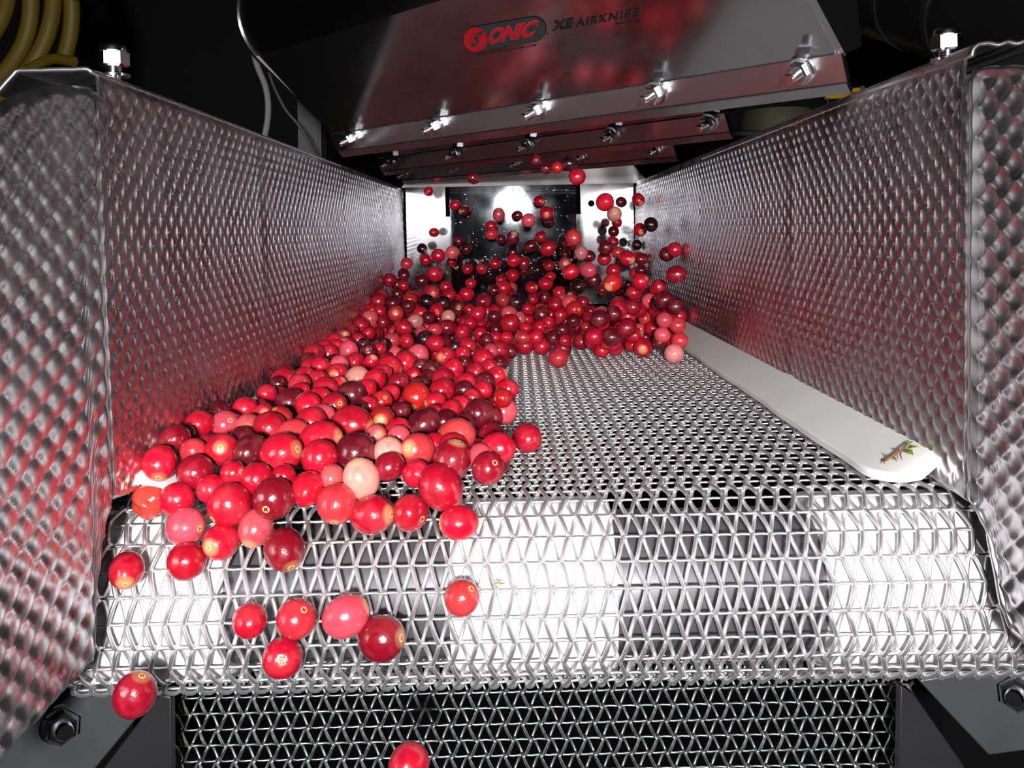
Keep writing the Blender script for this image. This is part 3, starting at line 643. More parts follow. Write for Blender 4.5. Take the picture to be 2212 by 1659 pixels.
# ------------------------------------------------------------------ cranberries
BD = json.loads('''{"v":[[-1670,4180,28,84,"X",0],[-1462,4058,-51,84,"P",0,0.85,0.1],[-1297,4014,-106,78,"R",0],[-1159,4060,-63,76,"P",0,-0.3,0.85],[-1013,3978,-133,89,"K",0],[-1429,3963,-168,82,"R",0],[-1681,3954,-198,75,"R",0,0,0.7],[-270,4066,-60,75,"R",0],[51,5079,81,81,"R",0],[-1141,3887,-395,77,"R",0],[-944,3879,-392,85,"C",0,0.4,-0.5],[-734,3879,-381,87,"P",0],[-585,3864,-471,97,"K",0,0.9,0],[-1007,3883,-552,85,"R",0,0,0.2],[-249,3902,-322,76,"C",0,0.55,-0.45],[-1558,3720,-614,85,"K",3,0.2,-0.8],[-483,3850,-993,86,"R",3],[371,8192,92,92,"C",0],[1417,8321,91,91,"W",0],[1203,8790,92,92,"R",0],[811,9044,84,84,"R",0],[652,9627,70,70,"P",0],[-1643,4236,187,81,"R",1,0,0.8],[-1649,4446,247,77,"K",1],[-1666,4613,235,58,"D",1],[-1649,4786,248,77,"R",1],[-1645,4929,240,58,"R",1],[-1659,5147,245,67,"D",1],[-1541,4868,231,76,"P",1,0.45,-0.3],[-1536,5220,242,72,"R",1],[-1407,4828,230,63,"P",1,0,0.3],[-1283,4777,225,87,"R",1],[-1400,5111,240,58,"R",1],[-1277,4954,234,75,"O",1],[-1132,4682,217,75,"C",1],[-968,4549,206,96,"R",1],[-922,4298,180,89,"R",1],[-1117,4367,191,95,"R",1,0.85,-0.2],[-1273,4397,198,80,"D",1],[-1415,4422,202,80,"R",1],[-1542,4396,200,64,"C",1],[-1366,4591,217,58,"D",1],[-1478,4238,142,85,"K",1],[-1299,4210,142,58,"R",1,0.75,-0.1],[-1382,4158,87,66,"R",1],[-1185,4183,118,76,"R",1],[-1066,4204,123,58,"R",1],[-947,4147,82,75,"R",1],[-847,4203,118,58,"P",1],[-709,4174,116,83,"W",1,-0.3,-0.85],[-768,4367,184,95,"D",1],[-1532,4141,46,78,"R",1],[-1276,4073,37,95,"R",1,-0.7,0.6],[-1076,4065,67,96,"K",1],[-810,4099,24,90,"C",1,-0.1,0.9],[-650,4084,-23,89,"R",1,0.9,0],[-484,4090,-17,83,"R",1,0.75,0.4],[-348,4135,78,96,"R",1],[-466,4202,126,64,"R",1],[-1631,11026,414,92,"R",1],[-1641,11189,418,89,"D",1],[-1639,11374,461,92,"K",1],[-1638,12131,607,97,"K",1],[-1472,12276,678,80,"D",1],[-1056,12276,670,107,"R",1],[-1218,12131,598,88,"D",1],[-1423,11836,545,77,"R",1],[-1458,11464,475,75,"D",1],[-1270,11171,415,97,"O",1],[-1450,11036,398,88,"D",1],[-1257,10782,363,78,"D",1],[-1020,11524,477,84,"C",1],[-873,11772,522,85,"R",1],[-809,11404,450,83,"R",1],[-1065,11073,395,96,"B",1],[-856,10999,382,88,"B",1],[-897,10574,329,84,"R",1],[-594,11434,452,91,"R",1],[-653,10677,338,101,"D",1],[-517,10607,326,69,"R",1],[-375,11111,386,97,"K",1],[-570,11965,553,74,"R",1],[-146,11741,501,102,"R",1],[-150,11171,392,89,"C",1],[-1601,10172,294,96,"P",1],[-1652,10618,350,77,"R",1],[-1546,10530,338,76,"R",1],[-1342,10406,317,91,"C",1],[-1083,10024,265,80,"W",1],[-745,10244,285,82,"W",1],[-1074,10406,312,83,"R",1],[-957,10212,285,74,"D",1],[-418,10406,299,83,"R",1],[-1631,9758,259,85,"R",1],[-1655,9897,262,72,"R",1],[-1658,9323,248,68,"R",1],[-1638,8924,250,87,"R",1,-0.3,0.1],[-1653,10316,316,75,"R",1],[-1669,10012,276,58,"B",1],[-1433,9994,268,73,"K",1],[-1164,9610,241,84,"R",1],[-822,9417,229,68,"C",1],[-714,9610,232,84,"K",1],[-861,8757,211,89,"B",1],[-748,8480,201,86,"R",1],[-533,9277,219,81,"R",1],[-488,9933,241,79,"R",1],[-352,9141,212,73,"R",1],[-283,8676,197,69,"D",1],[-200,8881,201,64,"R",1],[-580,7536,205,85,"R",1,-0.45,0],[-440,8404,192,73,"R",1],[-218,7945,190,69,"P",1],[-138,8044,187,73,"R",1],[-1637,8757,250,89,"K",1,0.3,-0.3],[-1646,8404,246,79,"R",1],[-1483,8716,222,70,"R",1],[-1455,9141,234,66,"R",1],[-1163,8693,212,82,"C",1],[-1026,8659,214,76,"R",1],[-1385,8404,211,67,"B",1],[-1197,8441,208,61,"B",1],[-1200,8143,206,65,"R",1],[-1449,7995,214,87,"P",1],[-1260,7898,212,74,"D",1],[-1575,7758,221,84,"R",1],[-1633,7450,252,93,"R",1],[-1650,7946,244,75,"R",1],[-1620,7205,231,78,"D",1],[-1472,6938,233,76,"R",1],[-1340,7012,229,76,"P",1],[-1264,6514,233,80,"R",1,-0.3,0],[-1261,7244,223,74,"R",1],[-1126,7165,222,62,"R",1],[-945,6938,222,86,"R",1],[-854,7126,217,93,"R",1],[-818,7713,206,90,"P",1],[-714,6938,218,58,"D",1],[-450,7758,198,68,"R",1],[-403,7088,209,62,"D",1],[-465,6794,215,79,"R",1],[-269,7408,201,86,"R",1],[-204,6866,209,70,"R",1],[-294,6663,213,68,"R",1],[-629,6725,220,59,"D",1],[-722,6485,222,58,"R",1],[-958,6602,227,62,"R",1],[-1088,6331,228,92,"W",1],[-961,6248,230,77,"R",1],[-785,6182,224,67,"K",1],[-639,6105,222,58,"D",1],[-508,6312,219,78,"R",1],[-613,6376,220,58,"D",1],[-336,6156,216,67,"R",1],[-212,6209,213,68,"D",1],[-140,6428,211,70,"R",1],[-62,5907,211,64,"R",1],[-87,5590,212,61,"O",1,-0.85,0.1],[-217,5860,214,64,"R",1],[-336,5860,216,64,"D",1],[-471,5860,219,81,"R",1],[-614,5633,223,86,"O",1,-0.2,0.75],[-1474,6428,238,70,"R",1],[-1354,6316,235,64,"R",1],[-1422,6054,238,75,"C",1],[-1637,6543,240,71,"K",1],[-1574,6105,240,58,"D",1],[-1547,5722,241,62,"R",1],[-1335,5424,238,87,"D",1],[-1348,5767,237,67,"R",1],[-1220,5907,234,77,"R",1],[-1176,6054,233,58,"R",1],[-1184,5548,234,72,"R",1],[-1198,5305,235,77,"R",1],[-1051,5325,232,77,"R",1,0.45,-0.2],[-1059,5048,233,62,"P",1],[-1019,5677,231,91,"D",1],[-956,5860,229,72,"R",1],[-800,5464,227,67,"O",1,0.35,-0.4],[-786,5722,226,58,"R",1],[-859,5344,228,58,"R",1],[-891,5192,229,58,"D",1],[-865,4858,221,99,"R",1,0.92,0.3],[-728,4961,224,72,"O",1],[-648,5155,225,58,"D",1],[-493,4858,213,81,"D",1],[-460,5083,221,58,"R",1],[-368,5155,219,67,"R",1],[-330,5344,218,58,"R",1],[-485,5464,220,58,"R",1],[-212,5101,216,85,"D",1],[-307,4618,197,97,"C",1],[-387,4934,215,58,"D",1],[-277,4883,211,58,"D",1],[-269,5590,216,58,"R",1],[-98,4442,178,74,"R",1],[-179,4325,167,58,"P",1],[-139,4214,139,77,"K",1,0.45,-0.35],[-1091,4883,227,85,"R",1],[-711,4641,206,58,"P",1],[-595,4618,203,58,"P",1],[-619,4759,211,62,"R",1],[-479,4411,185,80,"C",1,-0.5,-0.1],[-307,4271,165,89,"K",1],[-315,4442,182,74,"R",1],[-412,4516,187,58,"R",1],[-593,4239,149,69,"K",1],[-614,4383,183,73,"W",1,0,-0.85],[1226,10892,327,105,"C",1],[1518,11169,356,101,"D",1],[1648,10832,311,92,"R",1],[1376,10542,280,89,"R",1],[1434,10321,251,70,"B",1],[1604,10187,231,94,"D",1],[1780,10267,247,90,"R",1,-0.4,0.5],[944,10321,261,94,"P",1],[915,9905,210,85,"K",1],[812,10214,250,69,"R",1],[1101,10109,231,79,"R",1],[1002,9041,182,89,"K",1],[1407,9500,187,82,"R",1],[1269,9496,189,64,"P",1],[1503,9418,182,59,"R",1],[1548,9041,171,83,"R",1],[1324,8559,161,68,"D",1],[1136,8882,192,76,"R",1],[841,8559,171,68,"R",1],[707,8692,178,69,"R",1],[461,8692,182,61,"R",1],[362,8898,190,71,"D",1],[196,8898,194,73,"R",1],[65,8898,196,68,"C",1],[-89,8898,199,60,"R",1],[99,9580,215,65,"R",1],[-64,9905,229,109,"R",1],[-239,10267,278,76,"D",1],[151,10656,319,79,"R",1],[21,11013,366,108,"B",1],[-264,11628,482,72,"D",1],[-32,12276,631,91,"R",1],[-184,12167,584,68,"R",1],[399,11946,530,95,"R",1],[212,11758,498,80,"R",1],[474,12276,607,68,"R",1],[472,10952,349,101,"R",1],[575,11135,371,75,"P",1],[682,11230,387,76,"R",1],[545,11526,446,85,"R",1],[679,10627,305,104,"O",1,0.5,0],[501,10321,270,76,"R",1],[292,10375,281,89,"D",1],[359,11254,398,76,"D",1],[218,11182,387,58,"R",1],[-65,10375,288,95,"P",1],[50,10161,259,69,"P",1],[629,10057,234,80,"D",1],[253,9662,214,71,"R",1],[352,9955,227,73,"R",1],[481,9419,203,75,"D",1],[734,9662,205,65,"O",1],[776,9264,193,68,"R",1],[1192,9582,193,65,"R",1],[1359,11125,356,82,"D",1],[1618,11426,406,70,"C",1],[1818,10496,974,88,"R",2],[666,12175,773,88,"P",2],[596,9818,774,88,"R",2],[806,10146,773,88,"P",2],[1096,11273,860,88,"R",2],[1281,10496,885,88,"R",2,0.6,0.3],[1809,13230,785,88,"K",2],[1814,13588,796,88,"C",2],[1769,10717,917,88,"D",2],[1828,13800,979,78,"B",2],[1514,13588,875,88,"C",2],[1158,10870,735,88,"R",2],[916,10717,638,88,"D",2],[904,8550,727,88,"O",2,-0.5,0.5],[1770,13588,578,88,"C",2],[1251,9223,693,88,"R",2],[1814,13800,564,81,"R",2],[1809,13237,627,88,"D",2],[1481,8500,790,89,"K",2],[1801,13588,322,88,"C",2],[1472,9512,603,88,"R",2],[726,10717,557,88,"B",2],[1273,13588,327,88,"C",2],[1692,13800,383,75,"D",2],[1589,13800,292,75,"D",2],[1811,13800,249,75,"D",2],[218,8600,1874,58,"D",2],[311,8589,1795,58,"D",2],[413,8611,1801,58,"O",2],[527,8600,1834,74,"B",2],[601,8600,1714,82,"R",2],[-362,8600,1716,58,"D",2],[-1259,13800,1837,74,"R",2],[-870,13800,1623,78,"R",2],[-732,13800,1536,80,"D",2],[-200,12683,1449,88,"P",2],[53,13800,1455,76,"D",2],[184,11530,1350,88,"P",2],[394,13786,1663,88,"R",2],[405,11324,1428,88,"R",2],[528,13800,1352,80,"D",2],[-334,13800,1303,84,"R",2],[-316,13351,1183,88,"C",2],[-16,11530,1135,88,"D",2],[-188,13800,1095,80,"D",2],[-1187,13800,1223,67,"O",2],[-1370,13800,987,78,"B",2],[-1326,13800,818,86,"R",2],[-943,11530,935,88,"R",2],[-770,11530,970,88,"P",2],[-834,13800,1089,84,"D",2],[-714,13786,965,88,"D",2],[-934,13800,782,84,"R",2],[-1556,13351,782,88,"C",2],[393,13493,1131,88,"R",2],[221,12195,1018,88,"D",2],[384,10569,1012,88,"R",2],[628,9756,1141,88,"C",2],[-23,13800,904,86,"D",2],[832,11530,930,88,"W",2],[1018,12683,857,88,"K",2],[866,8747,1475,88,"R",2],[1610,13800,1620,84,"D",2],[1171,10749,1394,88,"W",2],[1537,13819,1319,80,"R",2],[1482,13782,1187,84,"D",2],[1467,13800,1033,80,"R",2],[1034,10396,1016,88,"D",2],[1713,12683,1617,88,"R",2],[1648,12079,1204,88,"R",2],[1633,11029,1263,88,"B",2],[-702,13800,665,84,"R",2],[-487,13800,661,84,"R",2],[-289,13786,741,88,"R",2],[-14,11530,853,88,"R",2],[130,12683,780,88,"K",2],[515,13786,697,88,"R",2],[158,13800,620,80,"D",2],[824,13774,991,88,"R",2],[758,13812,860,80,"D",2]],"f":[[1227,9549,78,77,"P"],[-452,6683,94,83,"R"],[-391,10299,116,73,"K"],[-949,5075,90,87,"D"],[743,9825,84,74,"P"],[-129,8114,79,75,"R"],[-1369,8167,95,85,"R"],[-1285,7070,112,79,"K"],[-403,5425,86,85,"R"],[-1473,6018,121,76,"R"],[-1170,4507,101,73,"K"],[-1016,8798,102,75,"D"],[-1197,6029,94,92,"D"],[-465,6057,83,76,"C"],[1207,9398,568,82,"R"],[-1558,8563,203,81,"K"],[1368,9433,476,86,"P"],[-1276,5716,107,85,"R"],[1602,10196,77,76,"R"],[-854,5315,94,91,"R"],[-715,6435,97,93,"K"],[-737,10579,108,85,"D"],[-1372,4595,102,74,"D"],[-541,5557,93,87,"R"],[-994,6121,92,80,"K"],[-231,5812,82,81,"P"],[1677,10373,194,92,"R"],[-1081,6476,96,85,"K"],[-576,7682,80,73,"P"],[-27,10225,139,79,"K"],[-1472,10355,212,92,"R"],[-480,6915,78,77,"P"],[-1467,7116,113,76,"K"],[250,8994,95,87,"R"],[1521,11196,146,77,"R"],[-1014,4667,88,74,"K"],[-1437,4987,120,76,"K"],[-730,5446,95,88,"P"],[1400,9633,255,85,"C"],[-225,8944,82,81,"C"],[-142,5011,106,81,"K"],[896,8477,444,81,"D"],[-953,8646,96,79,"K"],[-221,6813,89,76,"R"],[-1292,7975,90,73,"R"],[1197,9392,147,77,"K"],[1470,10477,112,86,"K"],[-801,6302,88,82,"K"],[-1380,11068,221,77,"K"],[-1137,12162,256,85,"K"],[-1418,4736,115,91,"R"],[1137,9038,92,85,"R"],[-1361,5852,98,88,"R"],[-993,10345,169,74,"R"],[352,10203,95,75,"C"],[666,10727,114,91,"K"],[-593,6712,77,76,"K"],[-779,6865,78,77,"D"],[-781,5836,78,78,"K"],[1290,10977,101,93,"D"],[-334,4857,97,80,"C"],[-1434,8541,84,78,"D"],[1349,8396,384,79,"P"],[-1381,7843,88,88,"R"],[-1412,6313,127,76,"K"],[1636,13896,158,79,"R"],[-1233,4854,102,92,"D"],[287,11235,276,77,"D"],[-869,11394,127,74,"C"],[-317,6371,79,74,"R"],[-230,6040,94,89,"D"],[-471,4731,95,94,"R"],[374,11266,100,82,"D"],[-1028,5244,121,78,"K"],[-245,11058,270,79,"R"],[-1286,8398,98,94,"R"],[918,10171,114,76,"R"],[-888,8526,101,78,"R"],[308,11107,123,76,"P"],[514,10044,122,80,"R"],[-335,5130,75,74,"K"],[-304,7961,85,83,"D"],[-849,4612,94,94,"D"],[-466,4976,76,72,"K"],[-651,5724,87,74,"D"],[-824,6154,90,79,"K"],[-687,4832,80,78,"R"],[-46,8972,90,73,"R"],[-1205,5165,110,83,"D"],[-1453,11249,287,73,"D"],[897,9741,93,93,"R"],[-991,7047,97,83,"C"],[-711,6040,98,79,"R"],[-1126,6181,97,86,"P"],[-1132,8584,96,86,"P"],[-158,5561,101,75,"K"],[-1532,9248,180,75,"D"],[-500,9116,90,75,"D"],[-739,11327,158,74,"P"],[-1558,11951,362,79,"R"],[-409,8565,96,91,"D"],[232,11378,193,91,"D"],[-575,5096,98,89,"R"],[-1615,11333,268,78,"C"],[-525,4580,96,89,"R"],[-196,12290,116,79,"R"],[-1063,10205,82,75,"D"],[-914,5535,119,93,"K"],[-1180,8741,84,78,"R"],[-148,11628,200,89,"R"],[805,10700,183,79,"D"],[-798,5128,85,82,"C"],[-281,5254,85,78,"D"],[-573,6297,84,73,"D"],[-1620,10421,234,78,"K"],[557,11130,126,81,"D"],[516,11268,79,77,"D"],[-798,10213,152,75,"D"],[-457,5250,77,74,"R"],[-1549,8293,210,92,"P"],[-276,11249,78,76,"R"],[-363,8949,77,72,"R"],[-859,10355,93,90,"K"],[-1337,5262,88,83,"P"],[658,9332,92,88,"K"],[-364,5930,100,78,"C"],[-1137,5575,107,83,"D"],[-218,10289,129,86,"D"],[1113,9191,348,87,"R"],[-1330,8710,108,86,"C"],[-840,9535,92,91,"P"],[204,10233,117,84,"R"],[-1148,6606,81,79,"K"],[457,10310,107,75,"R"],[1660,13696,243,81,"D"],[-1620,11506,239,82,"R"],[-994,4902,96,88,"K"],[-120,6583,86,75,"D"],[-946,6369,98,85,"D"],[-85,5772,96,91,"P"],[-1461,10610,115,87,"R"],[288,9468,99,75,"D"],[-1467,8956,104,89,"K"],[-1215,7284,101,76,"P"],[-1052,5815,80,73,"D"],[817,10402,100,76,"P"],[-1571,11097,247,92,"C"],[917,9207,82,81,"R"],[-251,6189,89,80,"R"],[-1218,6299,125,88,"R"],[1782,10106,257,89,"R"],[1477,10299,93,93,"P"],[-318,7220,90,88,"D"],[-1365,5397,96,76,"K"],[160,9669,99,91,"D"],[-581,10460,202,72,"R"],[-853,6558,110,79,"R"],[-1152,10373,116,93,"D"],[1094,10232,85,84,"R"],[-1314,10960,134,73,"C"],[-1583,8114,225,88,"R"],[-462,6474,87,76,"P"],[-408,10463,88,73,"R"],[-108,11160,229,90,"C"],[-137,5932,86,76,"C"],[1259,9394,386,81,"R"],[866,8416,239,93,"D"],[-1483,9907,156,76,"K"],[-728,11478,245,86,"R"],[1459,8459,500,82,"D"],[574,10824,228,86,"D"],[18,10546,81,81,"K"],[-32,12263,112,83,"C"],[-1396,10446,105,85,"C"],[-399,5795,97,78,"P"],[28,10002,131,77,"D"],[1095,9511,77,77,"D"],[-1287,5565,81,78,"D"],[724,8520,234,90,"R"],[1328,11165,124,74,"P"],[-750,8657,94,93,"R"],[-1555,12224,357,76,"D"],[326,11857,216,83,"K"],[1461,11014,96,87,"R"],[-139,11770,318,84,"K"],[136,11037,167,89,"R"],[-1478,5633,99,85,"P"],[-715,9460,93,72,"D"],[-1437,6853,102,73,"R"],[-1496,11362,164,78,"D"],[-607,10765,140,77,"R"],[-915,11001,100,91,"D"],[632,10805,370,91,"P"],[-1463,6158,75,74,"R"],[-118,4569,82,81,"D"],[-269,11630,99,73,"R"],[-1137,7970,95,90,"P"],[-195,8702,91,87,"R"],[1429,9350,97,90,"R"],[-1225,11136,90,86,"P"],[-1484,10081,166,88,"C"],[-59,8774,83,81,"D"],[-1023,10902,231,82,"D"],[514,11369,216,82,"D"],[-351,9216,109,74,"K"],[1354,9687,82,81,"K"],[741,9974,123,83,"K"],[-763,4995,105,73,"R"],[-737,7025,90,90,"R"],[329,10334,76,74,"D"],[1427,8642,373,87,"R"],[-1229,6463,90,88,"R"],[-1221,10528,204,75,"K"],[-88,10082,143,76,"D"],[1330,9485,299,75,"C"],[-925,11622,108,87,"K"],[43,11145,87,74,"C"],[-906,5762,117,92,"R"],[-1532,5907,188,80,"K"],[-1273,6929,102,84,"R"],[-925,10497,98,82,"K"],[342,11770,370,84,"K"],[-503,10670,156,75,"R"],[766,10137,106,81,"D"],[-1418,10849,193,74,"R"],[-994,11463,220,81,"R"],[-1178,11052,213,76,"P"],[-719,5615,100,76,"R"],[-1024,10043,144,74,"P"],[1497,8480,184,82,"C"],[143,10463,91,90,"K"],[-1212,4667,112,73,"R"],[-459,6209,97,90,"K"],[1149,9062,451,86,"K"],[1628,11321,279,85,"D"],[1016,8477,314,93,"K"],[-1132,6983,80,78,"P"],[-553,4860,81,79,"R"],[-906,11675,289,78,"D"],[-392,5626,92,85,"K"],[1254,10697,177,75,"C"],[-747,7618,90,85,"D"],[1405,9643,408,74,"K"],[-1163,5413,88,85,"K"],[-1123,5031,123,86,"R"],[-1558,12204,197,77,"R"],[-601,5315,96,85,"K"],[-1558,4998,200,76,"C"],[-225,5403,85,79,"R"],[-93,6296,96,86,"K"],[1534,9525,462,79,"K"],[955,8611,479,91,"R"],[-399,10585,152,79,"R"],[-156,7862,92,82,"D"],[428,11087,208,77,"R"],[-1468,11476,302,92,"D"],[-1345,5098,93,91,"K"],[-210,4749,86,75,"R"],[86,9025,103,93,"R"],[-593,10365,86,79,"R"],[-166,10987,120,76,"R"],[698,11165,246,91,"R"],[305,10551,89,78,"D"],[761,11174,81,80,"K"],[578,10182,107,93,"K"],[-1141,12256,455,81,"R"],[536,10948,91,85,"C"],[-1310,12237,371,93,"R"],[1207,11086,205,77,"K"],[-887,6759,99,90,"R"],[-309,6932,75,75,"R"],[-1474,8371,97,86,"R"],[-1314,6156,77,75,"D"],[-219,5679,77,72,"K"],[1605,13673,97,76,"R"],[1572,9412,350,73,"C"],[-290,6553,86,85,"R"],[-1025,12081,99,91,"R"],[-476,9293,87,73,"C"],[-1586,6286,231,94,"R"],[-974,7197,76,76,"R"],[1483,11292,234,76,"R"],[-306,11758,222,91,"R"],[-170,12162,284,72,"P"],[-1420,6490,81,74,"K"],[1579,9532,186,90,"R"],[-1495,6604,175,90,"C"],[-1604,10927,284,93,"K"],[-1523,4531,177,77,"R"],[-364,8785,90,87,"R"],[-567,5936,85,80,"C"],[1424,9133,330,88,"R"],[-991,11468,83,77,"D"],[-1166,8267,87,87,"K"],[278,9795,104,88,"C"],[-685,11805,378,81,"R"],[-715,6601,82,79,"D"],[1044,10828,81,75,"C"],[621,10989,226,75,"D"],[-1225,12283,97,84,"K"],[753,10589,102,86,"K"],[-1134,7167,98,80,"D"],[-1524,7319,173,73,"C"],[-614,6161,104,75,"R"],[-693,4672,87,85,"P"],[-921,11142,185,93,"K"],[435,12100,198,90,"K"],[214,10088,111,84,"C"],[1775,13953,243,86,"R"],[803,8609,339,74,"R"],[763,8430,406,86,"D"],[-689,4524,92,77,"K"],[1000,9962,84,83,"D"],[-72,12087,418,76,"K"],[-142,11748,103,87,"D"],[1384,8595,552,93,"D"],[-1478,5182,95,73,"K"],[-1412,12157,479,85,"D"],[301,11084,274,81,"C"],[1472,8438,333,81,"C"],[-334,4518,81,74,"R"],[425,10440,148,85,"K"],[-1095,10564,103,89,"R"],[-195,12275,491,73,"K"],[-1282,11031,298,73,"R"],[-71,12267,270,90,"C"],[-1116,4749,102,72,"R"],[-262,10465,166,85,"K"],[-598,6852,103,78,"D"],[-1570,7072,209,83,"R"],[-304,7793,86,85,"D"],[-1504,9779,163,74,"R"],[-1353,11310,208,81,"K"],[-473,7564,91,84,"K"],[-1603,10707,239,90,"R"],[-1022,5422,78,78,"C"],[-190,12154,159,73,"K"],[-1366,12169,131,83,"P"],[-622,8391,76,76,"K"],[1422,11308,95,85,"R"],[-1518,5417,181,85,"K"],[-1352,11988,238,78,"R"],[-54,12120,204,84,"K"],[1393,11084,211,81,"R"],[-732,11519,88,83,"K"],[688,10293,153,83,"P"],[954,8879,78,77,"R"],[-592,7091,88,85,"K"],[-883,11525,303,86,"K"],[-1073,12137,397,85,"K"],[982,8692,268,79,"R"],[-1554,12257,541,89,"D"],[809,8755,77,75,"R"],[1403,9158,125,74,"K"],[-1023,5960,89,88,"R"],[679,11421,272,74,"D"],[-1470,11047,104,76,"K"],[-987,11379,332,72,"D"],[-161,11588,348,88,"R"],[1367,9280,214,82,"R"],[-346,6772,98,72,"R"],[185,11242,90,76,"R"],[-338,11193,245,87,"P"],[642,10436,104,78,"D"],[-568,6551,96,72,"R"],[880,10816,265,79,"K"],[1434,8648,120,74,"R"],[560,11221,235,79,"D"],[1338,10480,74,73,"R"],[-1603,9066,217,73,"D"],[-1190,11199,273,88,"R"],[-952,11618,408,72,"D"],[-340,5001,94,75,"K"],[1567,11334,99,82,"R"],[-1059,11704,108,93,"R"],[-819,4787,88,75,"R"],[1328,10358,127,74,"D"],[-650,10579,218,74,"D"],[583,10601,181,76,"C"],[-186,11134,98,77,"D"],[-729,9283,104,87,"K"],[21,11758,340,91,"R"],[244,11939,356,76,"K"],[-1028,8477,86,74,"K"],[50,11183,225,74,"P"],[1404,9103,478,87,"D"],[-297,8116,77,73,"P"],[-557,8510,78,75,"D"],[366,11444,282,75,"R"],[714,11036,90,80,"D"],[-1501,7589,170,75,"D"],[1420,13714,90,73,"D"],[913,8669,143,75,"R"],[-1191,12324,278,90,"R"],[-1330,7207,79,77,"K"],[-1529,8856,187,77,"R"],[-1364,12025,392,81,"P"],[-773,10440,204,79,"K"],[1422,9289,402,86,"R"],[440,8819,93,92,"K"],[-809,10734,203,77,"P"],[962,10329,95,94,"R"],[659,11264,77,72,"D"],[789,10798,376,77,"K"],[1509,13816,178,73,"D"],[-1237,9978,127,91,"D"],[1268,10211,134,92,"C"],[51,11733,165,88,"D"],[-507,5713,79,77,"R"],[-82,6098,83,73,"D"],[-1463,8779,86,84,"D"],[-48,12277,464,87,"P"],[-221,6673,102,73,"R"],[-104,10413,83,79,"D"],[-905,10126,101,80,"R"],[-590,9763,91,80,"D"],[-440,7404,89,89,"K"],[138,9518,93,79,"R"],[1593,10996,200,90,"R"],[1333,8432,246,77,"P"]]}''')
PAL = {'R': (.43, .004, .020), 'K': (.22, .003, .014), 'D': (.092, .003, .009), 'B': (.018, .003, .007), 'P': (.58, .060, .085),
       'C': (.48, .026, .036), 'W': (.62, .19, .195), 'O': (.42, .010, .011), 'X': (.55, .045, .036)}
def berry_mat(name, source='object', wrinkle=0):
    m = bpy.data.materials.new(name); m.use_nodes = True
    N, L = m.node_tree.nodes, m.node_tree.links; b = N['Principled BSDF']
    tc = N.new('ShaderNodeTexCoord')
    if source == 'object':
        oi = N.new('ShaderNodeObjectInfo'); col, rnd = oi.outputs['Color'], oi.outputs['Random']
    else:
        at_ = N.new('ShaderNodeAttribute'); at_.attribute_name = 'berry_colour'; col, rnd = at_.outputs['Color'], None
    ad = N.new('ShaderNodeVectorMath'); ad.operation = 'ADD'; L.new(tc.outputs['Object'], ad.inputs[0])
    if rnd is not None:
        sc_ = N.new('ShaderNodeMath'); sc_.operation = 'MULTIPLY'; sc_.inputs[1].default_value = 37; L.new(rnd, sc_.inputs[0]); L.new(sc_.outputs[0], ad.inputs[1])
    k = 1.0 if source == 'object' else 110.0
    n = N.new('ShaderNodeTexNoise'); n.inputs['Scale'].default_value = .9*k; n.inputs['Detail'].default_value = 3; L.new(ad.outputs[0], n.inputs['Vector'])
    mr = N.new('ShaderNodeMapRange'); mr.inputs['From Min'].default_value = .48; mr.inputs['From Max'].default_value = .80; mr.inputs['To Max'].default_value = .42
    L.new(n.outputs['Fac'], mr.inputs['Value'])
    pale = N.new('ShaderNodeMix'); pale.data_type = 'RGBA'; pale.blend_type = 'SCREEN'; pale.inputs['B'].default_value = (.34, .06, .06, 1)
    L.new(mr.outputs['Result'], pale.inputs['Factor']); L.new(col, pale.inputs['A'])
    # darker blush on another side
    n2 = N.new('ShaderNodeTexNoise'); n2.noise_dimensions = '4D'; n2.inputs['Scale'].default_value = 1.3*k; n2.inputs['Detail'].default_value = 4; n2.inputs['W'].default_value = 3
    L.new(ad.outputs[0], n2.inputs['Vector'])
    mr2 = N.new('ShaderNodeMapRange'); mr2.inputs['From Min'].default_value = .52; mr2.inputs['From Max'].default_value = .78; mr2.inputs['To Max'].default_value = .65
    L.new(n2.outputs['Fac'], mr2.inputs['Value'])
    dk = N.new('ShaderNodeMix'); dk.data_type = 'RGBA'; dk.blend_type = 'MULTIPLY'; dk.inputs['B'].default_value = (.42, .30, .40, 1)
    L.new(mr2.outputs['Result'], dk.inputs['Factor']); L.new(pale.outputs['Result'], dk.inputs['A'])
    # speckles
    v = N.new('ShaderNodeTexVoronoi'); v.inputs['Scale'].default_value = 5.5*k; L.new(ad.outputs[0], v.inputs['Vector'])
    ms = N.new('ShaderNodeMapRange'); ms.inputs['From Min'].default_value = .06; ms.inputs['From Max'].default_value = .12; ms.inputs['To Min'].default_value = .45; ms.inputs['To Max'].default_value = 0
    L.new(v.outputs['Distance'], ms.inputs['Value'])
    spk = N.new('ShaderNodeMix'); spk.data_type = 'RGBA'; spk.blend_type = 'MULTIPLY'; spk.inputs['B'].default_value = (.45, .35, .35, 1)
    L.new(ms.outputs['Result'], spk.inputs['Factor']); L.new(dk.outputs['Result'], spk.inputs['A'])
    last = spk
    if source == 'object':
        # pale yellow halo of the blossom end
        sx = N.new('ShaderNodeSeparateXYZ'); L.new(tc.outputs['Object'], sx.inputs[0])
        mh = N.new('ShaderNodeMapRange'); mh.inputs['From Min'].default_value = .94; mh.inputs['From Max'].default_value = 1.10; mh.inputs['To Max'].default_value = .45
        L.new(sx.outputs['Z'], mh.inputs['Value'])
        hl = N.new('ShaderNodeMix'); hl.data_type = 'RGBA'; hl.inputs['B'].default_value = (.80, .45, .20, 1)
        L.new(mh.outputs['Result'], hl.inputs['Factor']); L.new(spk.outputs['Result'], hl.inputs['A']); last = hl
